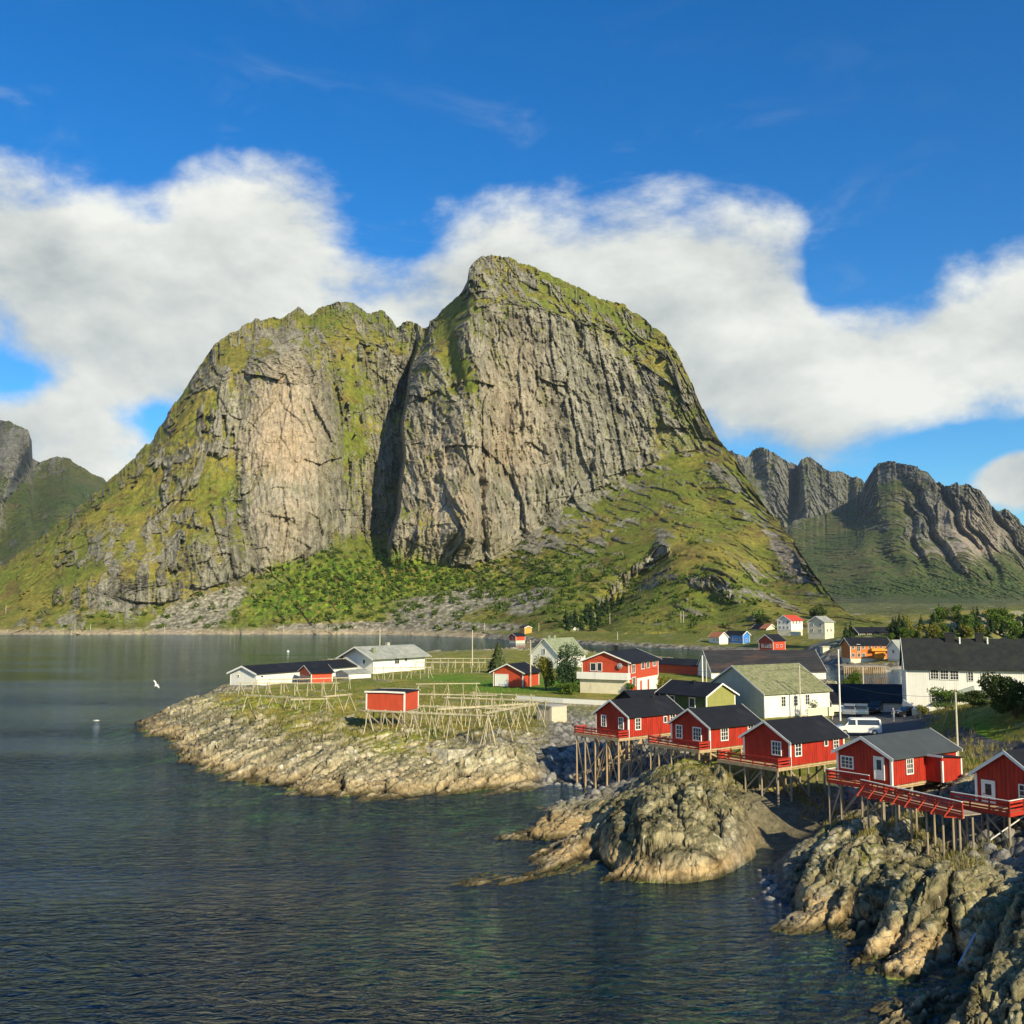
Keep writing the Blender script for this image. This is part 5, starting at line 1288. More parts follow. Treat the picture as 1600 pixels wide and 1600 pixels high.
qa = P(1319, 1052, 0); q = empty('timber_quay', (qa[0], qa[1], 0), R(-1)); tag(q, 'timber quay of upright piles in front of the orange building', 'quay')
QL = 13.2
MB().box(-.3, QL, -.2, 9, 1.9, 2.15).build('deck_floor', WOODOLD, q)
for i in range(22): MB().rod((i * QL / 22, -.1 + .05 * (i % 3), -1.2), (i * QL / 22, -.1, 1.89), .19, .17, 6).build('pile', WOOD, q)
# bleached barn frame and hut on the far bank
hb = house('hut', 'tiny cream hut on the rubble bank across the harbour', 'hut', P(1286, 1024, 2.0) + (2.0,), 8, 2.6, 2.4, 3.2, .1, CREAM, CREAM, batten=0, corners=False, found=.5)
# ------------------------------------------------------------------ drying racks for fish
rnd = random.Random(5)
POLER = paint('rack_pole', (.50, .44, .30), .85, .35, 1.2)
RG = 'wooden fish drying racks on the peninsula'
def rack(label, a, b, za, zb, n, hgt=2.6, spread=1.1, props=True, rails=3, rt=None, lean=0.0):
    """row of trestles from pixel a to pixel b carrying long poles"""
    A, B = P(a[0], a[1], za), P(b[0], b[1], zb)
    dx, dy = B[0] - A[0], B[1] - A[1]; Ln = math.hypot(dx, dy); ang = math.atan2(dy, dx)
    g0 = gz(*A); t = empty('drying_rack', (A[0], A[1], g0), ang); tag(t, label, 'drying rack', RG)
    ztop = max(za, zb) + hgt - g0 if rt is None else rt - g0
    for i in range(n):
        x = Ln * i / (n - 1) + rnd.uniform(-.15, .15)
        wx, wy = A[0] + dx * x / Ln, A[1] + dy * x / Ln
        for s_ in (-1, 1):
            sp = spread * rnd.uniform(.85, 1.15); xo = rnd.uniform(-.25, .25)
            zb_ = gz(wx - s_ * sp * dy / Ln, wy + s_ * sp * dx / Ln) - g0 - .15
            MB().rod((x + xo, s_ * sp, zb_), (x, -s_ * .12, ztop + .25), .055, .04, 6).build('leg', POLER, t)
        if props and i % 2 == 0:
            zb_ = gz(wx, wy) - g0 - .15
            MB().rod((x + rnd.choice((-1, 1)) * 1.1, .1, zb_), (x, 0, ztop), .05, .04, 6).build('brace', POLER, t)
    for k in range(rails):
        o = (k - (rails - 1) / 2) * .22
        MB().rod((-.6, o, ztop + .05 * k + rnd.uniform(-.04, .04)), (Ln + .6, o * .6, ztop + .05 * k + rnd.uniform(-.04, .04)), .042, .035, 6).build('crossbar', POLER, t)
    return t
rack('front rack of the left group, just below the white boathouse wall', (385, 1112), (470, 1118), 3.4, 3.4, 5)
rack('long rack of the left group running from the leftmost boathouse towards the red one', (375, 1092), (525, 1090), 3.4, 3.6, 8)
rack('short low rack standing nearest the water in the left group', (460, 1118), (510, 1117), 3.6, 3.6, 3, 2.4, 1.4)
rack('rack behind the left group, close to the red boathouse lattice', (400, 1084), (545, 1078), 3.2, 3.4, 8, 2.4)
rack('rack of the left group ending just left of the red net shed', (510, 1117), (545, 1112), 3.8, 3.9, 3, 2.6, 1.3)
rack('front rack right of the net shed, above the dry stone wall', (645, 1152), (765, 1158), 3.9, 3.9, 5, 3.0, 1.3)
rack('rack leaning out over the rocks under the net shed', (575, 1150), (650, 1152), 3.6, 3.8, 4, 3.0, 1.3)
rack('middle rack right of the net shed', (660, 1136), (800, 1140), 4.2, 4.3, 7, 2.6)
rack('rack ending beside the concrete shed', (700, 1124), (852, 1128), 4.3, 4.5, 7, 2.8, 1.2)
rack('tall front rack at the right end, reaching down onto the rock by the concrete shed', (762, 1170), (838, 1136), 3.2, 4.4, 4, 3.0, 1.3)
rack('rack in the middle of the right group, behind the dry stone wall', (690, 1146), (820, 1132), 4.1, 4.4, 6, 2.7, 1.2)
rack('rack between the net shed and the parapet of the stone wall', (740, 1112), (830, 1116), 4.5, 4.6, 5, 2.6)
rack('rack right behind the net shed, beside the track', (650, 1112), (770, 1114), 4.4, 4.5, 6, 2.5)
rack('rack along the grass verge below the red garage', (655, 1092), (745, 1090), 4.3, 4.4, 5, 2.4)
rack('back rack beside the weathered grey roofed white house', (585, 1062), (670, 1060), 3.8, 3.9, 7, 2.5)
rack('long back rack running from the grey roofed house to the small spruce', (650, 1052), (775, 1052), 3.8, 3.9, 11, 2.6)
rack('farthest rack at the water side of the peninsula', (665, 1045), (770, 1044), 3.6, 3.7, 10, 2.6)

# ------------------------------------------------------------------ poles
def pole(name, label, cat, px, ybase, z, ytop, mat, r=.11, arm=False, group=None, xy=None, base=None):
    x, y = xy or P(px, ybase, z); zb = base if base is not None else z
    rr = ray(px, ytop); zt = EYE + rr[2] / math.hypot(rr[0], rr[1]) * math.hypot(x, y)
    t = empty(name, (x, y, zb)); tag(t, label, cat, group)
    MB().rod((0, 0, -.4), (0, 0, zt - zb), r, r * .7, 8).build('post', mat, t)
    if arm:
        MB().box(-.7, .7, -.06, .06, zt - zb - .5, zt - zb - .38).build('crossarm', WOODOLD, t)
        for q in (-.6, 0, .6): MB().rod((q, 0, zt - zb - .379), (q, 0, zt - zb - .2), .05).build('insulator', CONC, t)
    else:
        MB().rod((0, 0, zt - zb + .002), (0, 0, zt - zb + .12), r * 1.0, r * .3, 8).build('cap', mat, t)
    return t
pole('flagpole', 'tall white flagpole beside the white van', 'flagpole', 1313, 1124, 4.8, 1016, WHITE, .13)
pole('utility_pole', 'tall bare pole with stay wire behind the grey roofed cabin', 'pole', 1497, 1187, 5.5, 1083, POLEW, .12)
pole('utility_pole', 'pole standing in front of the mossy roofed boathouse', 'pole', 1251, 1121, 4.6, 1041, POLEW, .11)
pole('utility_pole', 'pole right of the small tree by the harbour', 'pole', 1350, 1102, 4.7, 1041, POLEW, .12, True)
pole('utility_pole', 'pole left of the long black warehouse roof', 'pole', 1098, 1075, 4.5, 1025, WHITE, .16)
pole('utility_pole', 'shorter pole just right of the one by the warehouse corner', 'pole', 1104, 1078, 4.5, 1032, POLEW, .13)
pole('utility_pole', 'pole in front of the steep white house, left of the yellow bush', 'pole', 829, 1073, 4.5, 1000, POLEW, .14, True)
pole('utility_pole', 'pole behind the ridge of the weathered grey roof', 'pole', 593, 1040, 3.6, 981, POLEW, .17)
pole('utility_pole', 'pole among the farthest drying racks', 'pole', 738, 1040, 3.8, 985, POLEW, .17)
pole('utility_pole', 'pole beside the small spruce at the back racks', 'pole', 785, 1052, 4.0, 1022, POLEW, .15)
wire = MB(); a_ = P(1497, 1187, 5.5); wire.rod((a_[0], a_[1], 12.2), P(1468, 1150, 5.6) + (5.6,), .025, .025, 5)
tag(wire.build('stay_wire', METAL), 'slanting stay wire of the tall bare pole on the dark slope', 'wire')
bpy.context.view_layer.update()
for px, py, h, lb in ((9, 958, 11, 'leftmost white post on the far left slope'), (117, 985, 9, 'white post above the dark cliff foot on the far shore'), (141, 986, 9, 'white post right of the dark cliff foot on the far shore'), (257, 988, 9, 'white post at the left end of the pale scree'),
                      (367, 990, 11, 'white post just right of the pale scree'), (443, 988, 11, 'white post on the far shore above the gap left of the white house'), (511, 988, 11, 'white post on the far shore above the white house gable'), (757, 985, 11, 'pole on the far shore left of the yellow house'),
                      (842, 986, 12, 'pole on the far shore right of the yellow house'), (882, 972, 18, 'pole standing before the dark spruces'), (953, 975, 16, 'pole on the slope right of the spruces'), (1064, 973, 17, 'left one of two close poles on the grassy slope'),
                      (1068, 973, 17, 'right one of two close poles on the grassy slope'), (965, 1000, 12, 'pole on the rubble bank behind the red house')):
    p = hit(px, py)
    if p is None: continue
    k = p.length / 1600
    t = empty('utility_pole', p); tag(t, lb, 'pole', 'poles along the far shore')
    MB().rod((0, 0, -1), (0, 0, h * k), .2 if h < 12 else .18, .15 if h < 12 else .14, 6).build('post', POLEW, t)
    MB().rod((0, 0, h * k + .01), (0, 0, h * k + .3), .2, .08, 6).build('cap', POLEW, t)

# ------------------------------------------------------------------ vehicles
def vehicle(name, label, cat, loc, ang, L, Wd, prof, roofprof, body, group=None):
    """prof: side outline (x, z); roofprof: glasshouse outline above the waist"""
    t = empty(name, loc, R(ang)); tag(t, label, cat, group)
    MB().prism(prof, lambda p: (p[0], -Wd / 2, p[1]), lambda p: (p[0], Wd / 2, p[1])).build('body', body, t, bevel=.05)
    tw = Wd / 2 - .12
    zmin = min(p[1] for p in roofprof); 
    def inw(p, s): 
        zt = max(q[1] for q in roofprof); return s * (Wd / 2 - .02 - .14 * (p[1] - zmin) / (zt - zmin))
    MB().prism(roofprof, lambda p: (p[0], inw(p, -1), p[1]), lambda p: (p[0], inw(p, 1), p[1])).build('cabin', body, t, bevel=.04)
    xs = [p[0] for p in roofprof]; zt = max(p[1] for p in roofprof)
    x0, x1 = min(xs), max(xs)
    for s in (-1, 1):
        g = MB()
        def q(x, z): return (x, inw((x, z), s) + s * .012, z)
        segs = [(x0 + (x1 - x0) * .08, x0 + (x1 - x0) * .30), (x0 + (x1 - x0) * .35, x0 + (x1 - x0) * .94)]
        for a, b in segs:
            za, zc = zmin + .08, zt - .14
            sl = .25 if a == segs[0][0] else 0
            g.poly([q(a, za), q(b, za), q(b, zc), q(a + sl, zc)], [(0, 1, 2, 3) if s < 0 else (3, 2, 1, 0)])
        g.build('side_window', GLASS, t)
    fr = [p for p in roofprof]
    MB().hexa([(x0 - .03, -tw, zmin + .06), (x0 + .3, -tw + .08, zt - .1), (x0 + .3, tw - .08, zt - .1), (x0 - .03, tw, zmin + .06), (x0 + .05, -tw, zmin + .06), (x0 + .38, -tw + .08, zt - .1), (x0 + .38, tw - .08, zt - .1), (x0 + .05, tw, zmin + .06)]).build('windscreen', GLASS, t)
    for x in (.85, L - .85):
        for s in (-1, 1):
            wl = MB().rod((x, s * (Wd / 2 - .2), .33), (x, s * (Wd / 2 + .02), .33), .33, .33, 14).build('wheel', BLACK, t)
            MB().rod((x, s * (Wd / 2 + .021), .33), (x, s * (Wd / 2 + .035), .33), .19, .17, 10).build('rim', METAL, wl)
    for s in (-1, 1):
        MB().box(-.03, .06, s * (Wd / 2 - .3) - .13, s * (Wd / 2 - .3) + .13, .62, .76).build('headlight', METAL, t)
        MB().box(L - .06, L + .03, s * (Wd / 2 - .22) - .1, s * (Wd / 2 - .22) + .1, .75, 1.05).build('tail_light', RED, t)
    return t
VP = [(0, .3), (.45, .28), (4.9, .28), (5.2, .4), (5.2, 1.15), (1.0, 1.15), (.15, .95), (0, .75)]
VR = [(.85, 1.13), (5.19, 1.13), (5.12, 1.85), (4.9, 1.97), (2.0, 1.97), (1.6, 1.88)]
CP = [(0, .3), (.4, .26), (4.0, .26), (4.4, .4), (4.4, .95), (1.2, .98), (.2, .85), (0, .7)]
CR = [(1.05, .95), (4.25, .93), (3.9, 1.48), (1.9, 1.5)]
VANW = paint('van_white', (.80, .80, .77), .3, .02, 2, spec=.5)
v = P(1304, 1147, 4.7)
vehicle('van', 'white passenger van parked between the cabins and the white boathouse', 'van', (v[0] + .2, v[1], max(4.7, gz(*v))), -6, 5.2, 1.95, VP, VR, VANW)
for px, py, ang, bd, lb in ((1326, 1119, 68, paint('silver_paint', (.24, .27, .29), .3, .03, 2, spec=.5), 'silver grey car parked below the red kiosk'), (1346, 1119, 70, paint('blue_grey_paint', (.10, .15, .20), .3, .03, 2, spec=.5), 'blue grey car beside the silver one'),
                            (1364, 1114, 60, paint('dark_paint', (.03, .035, .04), .3, .03, 2, spec=.5), 'dark car in the shade behind the parked ones'), (1380, 1109, 20, VANW, 'white car half hidden at the harbour building'), (1400, 1123, 8, paint('black_paint', (.008, .008, .01), .25, .03, 2, spec=.5), 'black car under the bank right of the standing person')):
    x, y = P(px, py, 4.8)
    vehicle('parked_car', lb, 'car', (x, y, max(4.75, gz(x, y))), ang, 4.4, 1.8, CP, CR, bd, 'cars parked in the yard')
bn = empty('blue_bin', P(1322, 1118, 4.7) + (4.75,)); tag(bn, 'blue bin left of the silver car', 'bin')
MB().hexa([(-.45, -.4, 0), (.45, -.4, 0), (.45, .4, 0), (-.45, .4, 0), (-.55, -.5, 1.1), (.55, -.5, 1.1), (.55, .5, 1.1), (-.55, .5, 1.1)]).build('tub', BLUE, bn)
MB().box(-.58, .58, -.53, .53, 1.103, 1.2).build('lid', BLUE, bn)

# ------------------------------------------------------------------ the person
def person(label, x, y, z, rot):
    J = dict(pelvis=(0, 0, .95, .14), belly=(0, .01, 1.12, .135), chest=(0, 0, 1.34, .155), neck=(0, 0, 1.50, .06), head=(0, -.01, 1.60, .085), crown=(0, 0, 1.72, .075),
             shl=(-.18, 0, 1.42, .07), ell=(-.25, .03, 1.16, .045), wrl=(-.20, -.14, 1.00, .032), hal=(-.16, -.2, .97, .035), shr=(.18, 0, 1.42, .07), elr=(.25, .03, 1.16, .045), wrr=(.20, -.14, 1.00, .032), har=(.16, -.2, .97, .035),
             hil=(-.09, 0, .88, .10), knl=(-.11, -.02, .48, .065), anl=(-.12, .02, .10, .045), tol=(-.13, -.15, .05, .04), hir=(.09, 0, .88, .10), knr=(.12, -.04, .48, .065), anr=(.13, 0, .10, .045), tor=(.15, -.17, .05, .04))
    E_ = 'pelvis belly,belly chest,chest neck,neck head,head crown,chest shl,shl ell,ell wrl,wrl hal,chest shr,shr elr,elr wrr,wrr har,pelvis hil,hil knl,knl anl,anl tol,pelvis hir,hir knr,knr anr,anr tor'
    ks = list(J); me = bpy.data.meshes.new('person')
    me.from_pydata([J[k][:3] for k in ks], [tuple(ks.index(q) for q in e.split()) for e in E_.split(',')], [])
    o = bpy.data.objects.new('person', me); COL.objects.link(o)
    o.location = (x, y, z); o.rotation_euler.z = rot
    md = o.modifiers.new('skin', 'SKIN')
    for i, k in enumerate(ks):
        sv = me.skin_vertices[0].data[i]; sv.radius = (J[k][3], J[k][3]); sv.use_root = (k == 'pelvis')
    s_ = o.modifiers.new('sub', 'SUBSURF'); s_.levels = s_.render_levels = 2
    m, T, b, out = new_mat('skin_and_light_clothes')
    zc = T.n('ShaderNodeSeparateXYZ'); m.node_tree.links.new(T.n('ShaderNodeTexCoord').outputs['Object'], zc.inputs[0])
    c = T.mix(T.ss(zc.outputs[2], 1.46, 1.48), T.mix(T.ss(zc.outputs[2], .93, .95), (.30, .31, .34), (.36, .37, .38)), (.55, .36, .27))
    T.put(b.inputs['Base Color'], c); b.inputs['Roughness'].default_value = .8
    me.materials.append(m)
    hm = MB(); n = 10
    for r0, z0, r1, z1 in ((.108, 1.62, .112, 1.70), (.112, 1.70, .085, 1.78), (.085, 1.78, .02, 1.81)): hm.rod((0, .012, z0), (0, .012, z1), r0, r1, n)
    hm.build('hair', paint('fair_hair', (.45, .42, .36), .8), o, smooth=True)
    tag(o, label, 'person')
    return o
pp = P(1396, 1130, 4.8)
person('person in light grey clothes standing in the yard by the black car', pp[0], pp[1], max(4.8, gz(*pp)), R(-60))

# ------------------------------------------------------------------ birds and buoys
def gull(label, x, y, z, rot, flying=True):
    t = empty('gull', (x, y, z), rot); tag(t, label, 'gull', 'gulls over the water')
    b = MB(); q = [(-.30, .015), (-.22, .05), (-.08, .085), (.08, .08), (.2, .055), (.27, .06), (.33, .035), (.40, .006)]
    for (a, r0), (c_, r1) in zip(q[:-1], q[1:]): b.rod((a, 0, 0), (c_, 0, .01), r0, r1, 8)
    b.build('body', WHITE, t, smooth=True)
    for s in (-1, 1):
        if flying: MB().poly([(.10, s * .05, .03), (-.10, s * .05, .03), (-.06, s * .32, .26), (.12, s * .32, .27), (-.16, s * .68, .42), (-.04, s * .62, .43), (.10, s * .05, .05), (-.10, s * .05, .05), (-.06, s * .32, .28), (.12, s * .32, .29), (-.16, s * .68, .435), (-.04, s * .62, .45)],
                             [(0, 1, 2, 3), (3, 2, 4, 5), (9, 8, 7, 6), (11, 10, 8, 9), (0, 3, 9, 6), (3, 5, 11, 9), (1, 7, 8, 2), (2, 8, 10, 4), (4, 10, 11, 5)]).build('wing', WHITE, t)
        else: MB().poly([(.1, s * .07, .05), (-.38, s * .03, .03), (-.1, s * .10, .0), (.1, s * .04, .09), (-.38, s * .01, .05), (-.1, s * .03, .09)], [(0, 1, 2), (5, 4, 3), (0, 3, 4, 1), (1, 4, 5, 2), (2, 5, 3, 0)]).build('wing', METAL, t)
    MB().rod((.39, 0, .012), (.45, 0, .0), .014, .004, 6).build('beak', OCHRE, t)
    return t
r_ = ray(244, 1071); k_ = 150 / r_[1]
g1_ = gull('white gull flying low over the water left of the peninsula', r_[0] * k_, 150, EYE + r_[2] * k_, R(60)); g1_.scale = (1.1, 1.1, 1.1); g1_.rotation_euler = (R(55), R(-20), R(50))
x, y = P(150, 1127, 0); gull('white gull swimming on the open water at the left', x, y, .12, R(20), False).scale = (1.5, 1.5, 1.5)
x, y = P(450, 1019, 0)
by = MB()
for k in range(6):
    a0, a1 = math.pi * k / 6 - math.pi / 2, math.pi * (k + 1) / 6 - math.pi / 2
    by.rod((x, y, .3 + .6 * math.sin(a0)), (x, y, .3 + .6 * math.sin(a1)), max(.6 * math.cos(a0), .02), max(.6 * math.cos(a1), .02), 12)
tag(by.build('buoy', WHITE, smooth=True), 'round white buoy floating beyond the leftmost boathouse', 'buoy')
# driftwood plank left between the foreground slabs
x, y = P(1510, 1445, 2.2); dp = MB().bar((x - .9, y - .9, gz(x - .9, y - .9) + .25), (x + .9, y + .9, gz(x + .9, y + .9) + .45), .12, .05)
dp.bar((x - .9, y - .9, gz(x - .9, y - .9) + .25), (x - .75, y - 1.3, gz(x - .75, y - 1.3) + .1), .1, .05)
tag(dp.build('driftwood', METAL), 'bent pale grey plank stranded between the foreground slabs', 'driftwood')

def cable(label, a, b, sag):
    m = MB(); n = 12; pts = []
    for i in range(n + 1):
        f = i / n; pts.append(tuple(a[k] * (1 - f) + b[k] * f for k in (0, 1)) + (a[2] * (1 - f) + b[2] * f - sag * 4 * f * (1 - f),))
    for p, q in zip(pts[:-1], pts[1:]): m.rod(p, q, .018, .018, 5)
    tag(m.build('cable', BLACK), label, 'cable')
def ptop(px, yb, z, yt):
    x, y = P(px, yb, z); r = ray(px, yt); return (x, y, EYE + r[2] / math.hypot(r[0], r[1]) * math.hypot(x, y) - .3)
k1, k2, k3, k4 = ptop(1497, 1187, 5.5, 1083), ptop(1251, 1121, 4.6, 1041), ptop(1350, 1102, 4.7, 1041), ptop(829, 1073, 4.5, 1000)
cable('thin overhead line from the tall bare pole to the pole by the boathouse', k1, k2, 1.2)
cable('thin overhead line from the boathouse pole to the pole by the small harbour tree', k2, k3, 1.0)
cable('thin overhead line from the boathouse pole to the pole at the garage', k2, k4, 2.5)
# ------------------------------------------------------------------ foliage
def leaf_mat(name, a, b, c=None):
    m, T, bs, out = new_mat(name)
    g = T.n('ShaderNodeNewGeometry'); tc = T.n('ShaderNodeTexCoord').outputs['Object']
    f = T.m('ADD', T.m('MULTIPLY', g.outputs['Random Per Island'], .5), T.m('MULTIPLY', T.noise(tc, .9, 3), .8), clamp=True)
    T.put(bs.inputs['Base Color'], T.mix(T.ss(f, .3, .85), a, b)); bs.inputs['Roughness'].default_value = .7
    bs.inputs['Specular IOR Level'].default_value = .25
    tl = T.n('ShaderNodeBsdfTranslucent'); T.put(tl.inputs[0], T.mix(.5, a, b))
    mx = T.n('ShaderNodeMixShader'); mx.inputs[0].default_value = .25
    m.node_tree.links.new(bs.outputs[0], mx.inputs[1]); m.node_tree.links.new(tl.outputs[0], mx.inputs[2]); m.node_tree.links.new(mx.outputs[0], out.inputs[0])
    return m
LSPRUCE = leaf_mat('spruce_needles', (.012, .032, .010), (.040, .075, .020))
LGREEN = leaf_mat('green_leaves', (.045, .095, .012), (.13, .20, .025))
LYELL = leaf_mat('yellowing_leaves', (.10, .12, .015), (.26, .24, .04))
LDARK = leaf_mat('dark_leaves', (.022, .045, .010), (.07, .10, .02))
LTUFT = leaf_mat('dry_grass', (.14, .15, .03), (.36, .30, .10))
BARK = paint('bark', (.12, .09, .06), .9, .3, 3)
def tri_mesh(name, V):
    """V: (n, 3, 3) triangles or (n, 4, 3) quads"""
    n, k = V.shape[:2]
    me = bpy.data.meshes.new(name)
    me.vertices.add(n * k); me.vertices.foreach_set('co', V.astype(np.float32).ravel())
    me.loops.add(n * k); me.loops.foreach_set('vertex_index', np.arange(n * k, dtype=np.int32))
    me.polygons.add(n); me.polygons.foreach_set('loop_start', np.arange(0, n * k, k, dtype=np.int32)); me.polygons.foreach_set('loop_total', np.full(n, k, np.int32))
    me.update(calc_edges=True)
    return me
def leaf_quads(c, size, rs, flat=.0):
    n = len(c)
    a = rs.normal(size=(n, 3)); a /= np.linalg.norm(a, axis=1)[:, None]
    b = np.cross(a, rs.normal(size=(n, 3))); b /= np.linalg.norm(b, axis=1)[:, None]
    s = size * rs.uniform(.6, 1.3, (n, 1)); a = a * s; b = b * s * .6
    return np.stack([c - a, c + b, c + a, c - b], 1)
def bushy(name, label, cat, loc, h, r, mat, seed, n=2600, leaf=.16, trunk=.25, group=None, lobes=9):
    rs = np.random.RandomState(seed)
    t = empty(name, loc, rs.uniform(0, 6)); tag(t, label, cat, group)
    pts = []
    tb = MB(); tb.rod((0, 0, -.3), (0, 0, h * .55), .035 * h, .015 * h, 7)
    for k in range(lobes):
        a = rs.uniform(0, 6.28); rr = r * rs.uniform(.15, .72); z = h * (trunk + (1 - trunk) * rs.uniform(.15, .85)); f = 1 - .55 * abs(z / h - .5)
        c = np.array([math.cos(a) * rr * f, math.sin(a) * rr * f, z]); tb.rod((0, 0, h * trunk * .6), tuple(c), .012 * h, .004 * h, 5)
        m = n // lobes; v = rs.normal(size=(m, 3)); v /= np.linalg.norm(v, axis=1)[:, None]
        v *= (rs.uniform(.25, 1, (m, 1)) ** .45) * np.array([r * .48, r * .48, h * .2]) * rs.uniform(.7, 1.25)
        v *= 1 + .35 * perlin(v[:, 0] * 3 / r, v[:, 1] * 3 / r, v[:, 2] * 3 / r, seed)[:, None]
        pts.append(c + v)
    pts = np.concatenate(pts); pts = pts[pts[:, 2] > .05]
    link('crown', tri_mesh('crown', leaf_quads(pts, leaf, rs)), mat, t)
    tb.build('trunk', BARK, t)
    return t
def spruce(name, label, loc, h, r, seed, mat=None, n=420, group=None):
    rs = np.random.RandomState(seed)
    t = empty(name, loc, rs.uniform(0, 6)); tag(t, label, 'tree', group)
    Q = []
    for i in range(n):
        f = rs.uniform(0, 1) ** .8; z = h * (.06 + .93 * f); L = r * (1 - f) ** .85 * rs.uniform(.7, 1.12) + .04 * r
        a = rs.uniform(0, 6.28); d = np.array([math.cos(a), math.sin(a), 0]); p = np.array([-d[1], d[0], 0])
        for s0, s1 in ((0.05, .5), (.35, .8), (.65, 1.0)):
            w = .16 * L + .05 * r; up = np.array([0, 0, 1.0])
            A = d * L * s0 + up * (z - .10 * L * s0); B = d * L * s1 + up * (z - .34 * L * s1 ** 1.5 + rs.normal() * .04 * r)
            jit = p * rs.normal() * .08 * L
            Q.append([A + p * w * .5, A - p * w * .5, B - p * w * .75 + jit - up * .05 * h * (1 - f), B + p * w * .75 + jit])
    link('crown', tri_mesh('crown', np.array(Q)), mat or LSPRUCE, t)
    MB().rod((0, 0, -.5), (0, 0, h * .96), .025 * h, .004 * h, 7).build('trunk', BARK, t)
    return t
def at(px, py, z): x, y = P(px, py, z); return (x, y, gz(x, y) - .05)
bushy('tree', 'tall dark blue green tree standing left of the two storey red house', 'tree', at(886, 1082, 4.5), 8.8, 2.9, leaf_mat('blue_green_needles', (.02, .05, .022), (.075, .13, .055)), 1, 6500, .16, .03, lobes=16)
spruce('spruce', 'small airy spruce behind the racks, left of the steep white house', at(778, 1052, 4.0), 7.6, 3.0, 2, leaf_mat('olive_needles', (.05, .075, .02), (.11, .13, .045)), 420)
bushy('bush', 'yellowing round bush right of the red garage', 'bush', at(853, 1079, 4.5), 6.2, 2.7, LYELL, 3, 3400, .17, .05)
bushy('bush', 'low bright green bush at the foot of the dark tree', 'bush', at(890, 1086, 4.5), 2.3, 2.6, LGREEN, 4, 2400, .14, .05)
bushy('bush', 'small bush against the right wall of the two storey red house', 'bush', at(984, 1087, 4.5), 2.2, 1.2, LGREEN, 5, 900, .12, .05)
bushy('bush', 'wide olive bush on the slope right of the two storey red house', 'bush', at(1040, 1076, 4.5), 2.8, 4.0, LYELL, 6, 3000, .15, .02)
bushy('tree', 'small round topped tree left of the crossarm pole by the harbour', 'tree', at(1335, 1096, 4.7), 5.4, 1.9, LGREEN, 7, 3000, .13, .3)
bushy('bush', 'thin shrub beside the cream board in front of the boathouse wall', 'bush', at(1270, 1121, 4.6), 2.4, 1.1, LGREEN, 8, 500, .11, .2)
bushy('bush', 'large dark bush overlapping the right end of the big white house', 'bush', at(1588, 1128, 8.0), 5.6, 3.6, LDARK, 9, 6500, .15, .02)
bushy('bush', 'green bush under the white porch gable of the big white house', 'bush', at(1478, 1112, 6.2), 2.8, 2.4, LGREEN, 10, 2600, .13, .05)
bushy('bush', 'dark hedge like bush below the balcony of the big white house', 'bush', at(1520, 1110, 7.2), 2.2, 2.8, LDARK, 11, 3000, .13, .02)
bushy('bush', 'dry brown bush at the top of the dark bank', 'bush', at(1442, 1120, 5.6), 1.4, .9, LYELL, 12, 500, .11, .02)
# trees beyond the right edge whose shade falls on the bank
for k, (x, y, h) in enumerate(((62, 99, 9.5), (66, 94, 10.5), (61, 105, 9), (70, 99, 11), (70, 89, 11), (75, 95, 12), (65, 109, 10))):
    bushy('tree', 'broad tree standing just beyond the right edge of the photo', 'tree', (x, y, gz(x, y) - .2), h, 5.2, LDARK, 40 + k, 3600, .30, .12, 'trees beyond the right edge')
board = empty('screen_board', P(1283, 1125, 4.6) + (4.6,), R(28)); tag(board, 'long cream screen board in front of the boathouse corner', 'screen')
MB().box(-2.4, 2.4, -.04, .04, .5, 1.7).build('board', CREAM, board)
for x in (-2.2, 0, 2.2): MB().box(x - .05, x + .05, .045, .14, -.2, 1.6).build('post', POLEW, board)

# conifers and shrubs on the mountain foot and on the far bank
bpy.context.view_layer.update()
protos = [spruce('spruce', 'dark spruce', (0, 0, -50), 10, 3.0, 60 + k, None, 150) for k in range(3)]
broad = [bushy('tree', 'broad leaved tree', 'tree', (0, 0, -50), 8, 3.6, m_, 70 + k, 900, .42, .08) for k, m_ in enumerate((LGREEN, LDARK, LYELL))]
def plant(src, px, py, s, label, group):
    p = hit(px, py)
    if p is None: return
    c = copy_tree(src); c.location = p - Vector((0, 0, .3)); c.rotation_euler.z = rnd.uniform(0, 6); c.scale = (s, s, s * rnd.uniform(.9, 1.15))
    tag(c, label, None, group)
GA = 'dark spruces at the foot of the mountain'
for k, (px, py, s) in enumerate(((884, 972, .9), (892, 976, 1.0), (900, 980, 1.1), (908, 984, 1.2), (898, 968, .8), (916, 976, 1.3), (924, 972, 1.2), (932, 966, 1.2), (940, 962, 1.3), (948, 958, 1.2), (926, 986, 1.2), (936, 978, 1.0),
                                  (958, 952, 1.1), (966, 946, 1.0), (974, 942, .9), (918, 962, .9), (888, 984, .9))):
    plant(protos[k % 3], px, py, s, 'dark spruce in the clump at the mountain foot above the water', GA)
for k, (px, py, s) in enumerate(((1282, 967, 1.1), (1188, 975, .9), (1194, 973, .8), (1272, 966, .8))):
    plant(broad[1], px, py, s, 'dark tree on the slope behind the far hillside houses', 'dark trees behind the far houses')
GB = 'trees on the bank behind the big white house'
